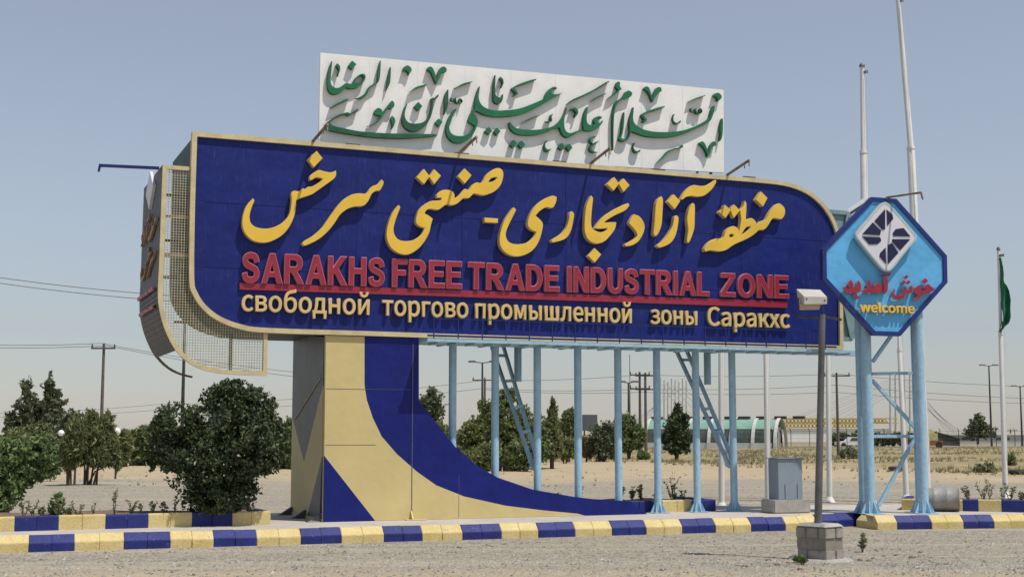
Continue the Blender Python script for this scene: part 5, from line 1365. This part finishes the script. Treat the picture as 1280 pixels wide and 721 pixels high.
# far parked machine and cars
def far_car(label, px, Y, ln, m, hgt, cat, name):
    p = atY(px, 550, Y); p.z = 0; r0 = thing(name, label, cat, p)
    q = MB(); h = hgt
    prof = [(-ln / 2, .35), (-ln / 2, h * .55), (-ln * .2, h * .62), (-ln * .06, h), (ln * .3, h), (ln * .44, h * .6), (ln / 2, h * .5), (ln / 2, .35)]
    n = len(prof); q.add([(x, 0, z) for x, z in prof] + [(x, 1.7, z) for x, z in prof], [tuple(range(n)), tuple(range(2 * n - 1, n - 1, -1))] + [(i, (i + 1) % n, (i + 1) % n + n, i + n) for i in range(n)]); q.build('body', m, r0)
    for x in (-ln * .3, ln * .3):
        q = MB(); q.tube([(x, -.03, .33), (x, .2, .33)], .33, 14); q.build('wheel', MT['tyre'], r0)
    q = MB(); q.add([(-ln * .1, -.01, h * .62), (ln * .34, -.01, h * .62), (ln * .27, -.01, h * .93), (-ln * .03, -.01, h * .93)], [(0, 1, 2, 3)]); q.build('window', MT['glassd'], r0)
far_car('white parked car far away left of the octagonal sign columns', 1066, 178, 4.0, MT['carw'], 1.4, 'car', 'parked_car')
p = atY(1164, 553, 172); p.z = 0
r0 = thing('farm_machine', 'red and yellow machine parked far away right of the octagonal sign', 'machine', p)
q = MB(); q.box((-1.4, 0, .35), (1.5, 1.6, .95)); q.build('chassis', MT['carr'], r0)
q = MB(); q.box((-1.6, .1, .97), (.9, 1.5, 1.9)); q.hexa([(-1.9, .2, 1.9), (.6, .2, 1.9), (.6, 1.4, 1.9), (-1.9, 1.4, 1.9), (-1.4, .3, 2.4), (.2, .3, 2.4), (.2, 1.3, 2.4), (-1.4, 1.3, 2.4)]); q.build('hopper', MT['cary'], r0)
for x in (-.9, 1.0):
    q = MB(); q.tube([(x, -.1, .42), (x, .2, .42)], .42, 14); q.build('wheel', MT['tyre'], r0)
# fence along the waste ground
f0 = atY(985, 557, 176); f0.z = 0
FN = thing('mesh_fence', 'thin wire fence with slim posts along the far edge of the waste ground', 'fence', f0)
i = 0
q = MB(); q.box((-16, -.12, 0), (46, .12, .22)); q.build('fence_base', MT['concrete'], FN)
while i < 25:
    x = -14 + i * 2.4; q = MB(); q.bar((x, 0, .2), (x, 0, 2.25), .07); q.bar((x, 0, 2.2), (x - .2, -.25, 2.5), .06); q.build('fence_post', MT['steel_dk'], FN); i += 1
q = MB()
for z in (.7, 1.2, 1.7, 2.15): q.bar((-16, 0, z), (46, 0, z), .025)
q.build('fence_wire', MT['steel'], FN)
# dark hoarding among the trees
h0 = atY(737.5, 545, 125); hz0 = atY(737.5, 534, 125).z; hz1 = atY(737.5, 518, 125).z; h0.z = 0; hw = 9.5 * 125 / (F / CT)
r0 = thing('hoarding', 'dark grey rectangular hoarding standing among the trees beside the fourth column', 'billboard', h0, R(8))
q = MB(); q.box((-hw, 0, hz0 - .3), (hw, .12, hz1)); q.build('board', mat('hoarding_grey', (.09, .10, .11), .6, .15, 1), r0)
for x in (-hw * .7, hw * .7):
    q = MB(); q.tube([(x, .2, 0), (x, .2, hz1 - .2)], .07, 8); q.build('post', MT['steel_dk'], r0)
# utility poles, masts and wires
def upole(label, px, ty, Y, arms=((0, 1.6),), r_=.14, grp='utility poles', m='wood', ins=True, name='utility_pole'):
    tp = atY(px, ty, Y); o = Vector((tp.x, Y, 0)); h = tp.z
    r0 = thing(name, label, 'pole', o, 0, grp)
    q = MB(); q.tube([(0, 0, -.1), (0, 0, h)], [r_, r_ * .65], 10); q.build('shaft', MT[m], r0)
    for dz, wd in arms:
        q = MB(); q.bar((-wd, -.12, h - .15 - dz), (wd, -.12, h - .15 - dz), .12, .12); q.build('crossarm', MT[m], r0)
        if ins:
            q = MB()
            for x in (-wd * .92, wd * .92, 0): q.tube([(x, -.12, h - .09 - dz), (x, -.12, h + .14 - dz)], [.06, .04], 8)
            q.build('insulator', MT['steel_dk'], r0)
    return r0, o, h
def lmast(label, px, ty, Y, wd=1.1, grp='lamp masts'):
    tp = atY(px, ty, Y); o = Vector((tp.x, Y, 0)); h = tp.z
    r0 = thing('lamp_mast', label, 'lamp', o, 0, grp)
    q = MB(); q.tube([(0, 0, -.1), (0, 0, h)], [.16, .09], 10); q.build('shaft', MT['steel_dk'], r0)
    q = MB(); q.bar((-wd, 0, h + .1), (0, 0, h - .05), .09); q.bar((0, 0, h - .05), (wd, 0, h + .1), .09); q.build('arm', MT['steel_dk'], r0)
    for s_ in (-1, 1):
        q = MB(); q.hexa([(s_ * wd - .45, -.2, h + .02), (s_ * wd + .45, -.2, h + .02), (s_ * wd + .45, .2, h + .02), (s_ * wd - .45, .2, h + .02), (s_ * wd - .35, -.12, h + .2), (s_ * wd + .35, -.12, h + .2), (s_ * wd + .35, .12, h + .2), (s_ * wd - .35, .12, h + .2)]); q.build('lamp_head', MT['steel_dk'], r0)
upole('wooden utility pole with one crossarm on the left, above the tamarisk pair', 130, 429, 95, ((.2, .85),))
upole('wooden utility pole beside a double lamp mast, behind the second column', 606, 473, 130, ((0, 1.2),))
upole('left shaft of the twin utility pole right of the fifth column', 799.5, 465, 120, ((.1, .9), (1.3, .9)), .15)
upole('right shaft of the twin utility pole right of the fifth column', 806.5, 466, 120, ((.1, .9), (1.3, .9)), .15)
upole('utility pole with crossarm seen right of the floodlight pole', 1045.5, 466, 118, ((.1, 1.15),))
upole('tiny far utility pole near the right edge on the horizon', 1263, 536, 330, ((.2, 1.6),), .2)
lmast('double-armed lamp mast behind the second light blue column', 603, 453, 145)
lmast('slim double-armed lamp mast left of the twin utility pole', 785.5, 478, 150, .7)
lmast('tall lamp mast on the right behind the distant conifer', 1236, 457, 190, .9)
lmast('tall lamp mast at the right edge', 1275, 483, 200, .9)
lmast('thin lamp mast behind the wire mesh wing of the billboard', 231, 404, 100, .35)
tp = upole('very thin antenna mast right of the fifth column', 787, 443, 190, (), .07, None, 'steel', False, 'antenna_mast')
def wire(label, pts, grp, r_=.022):
    P = []
    for (p0_, Y0), (p1_, Y1) in zip(pts, pts[1:]):
        a_, b_ = atY(*p0_, Y0), atY(*p1_, Y1)
        for k in range(10):
            t = k / 10; v = a_.lerp(b_, t); v.z -= 4 * t * (1 - t) * (b_ - a_).length * .012; P.append(v)
    P.append(b_); q = MB(); q.tube(P, r_, 5)
    tag(q.build('power_line', MT['wire']), label, 'wire', grp)
wire('upper of the two power lines sloping down behind the left end of the billboard', [((-60, 338), 70), ((210, 369), 75), ((420, 388), 80)], 'power lines')
wire('lower of the two power lines sloping down behind the left end of the billboard', [((-60, 345), 71), ((210, 376), 76), ((420, 396), 81)], 'power lines')
wire('upper power line through the left pole crossarm', [((-80, 429), 95), ((127, 429), 95), ((400, 468), 105)], 'power lines')
wire('lower power line through the left pole crossarm', [((-80, 432.5), 95.3), ((134, 432), 95.3), ((400, 474), 106)], 'power lines')
wire('faint upper far power line spanning behind all columns', [((-50, 517), 150), ((200, 505), 150), ((606, 475), 130), ((803, 468), 120), ((1045, 467), 118), ((1400, 485), 120)], 'power lines')
wire('lower far power line spanning behind all columns', [((-50, 521), 151), ((200, 512), 151), ((606, 485), 130.5), ((803, 486), 120.5), ((1045, 481), 118.5), ((1400, 500), 121)], 'power lines')
wire('lowest far power line seen at the right behind the flagpoles', [((606, 487), 131), ((803, 490), 121.5), ((1045, 490), 118.8), ((1400, 505), 122)], 'power lines')
# garden globe lamps among the trees on the left
for label, px, py, Y in (('white globe garden lamp left of the tamarisk pair', 76.5, 541, 62), ('larger white globe garden lamp right of the tamarisk pair', 146, 539, 54)):
    p = atY(px, py, Y); r0 = thing('garden_lamp', label, 'lamp', (p.x, Y, 0)); rr = .14 if px < 100 else .15
    q = MB(); q.tube([(0, 0, -.05), (0, 0, p.z - rr)], .04, 8); q.build('post', MT['steel_dk'], r0)
    q = MB(); q.lathe([(rr * math.sin(math.pi * k / 10) + .0005, p.z - rr * math.cos(math.pi * k / 10)) for k in range(11)], 16); q.build('globe', MT['globe'], r0)
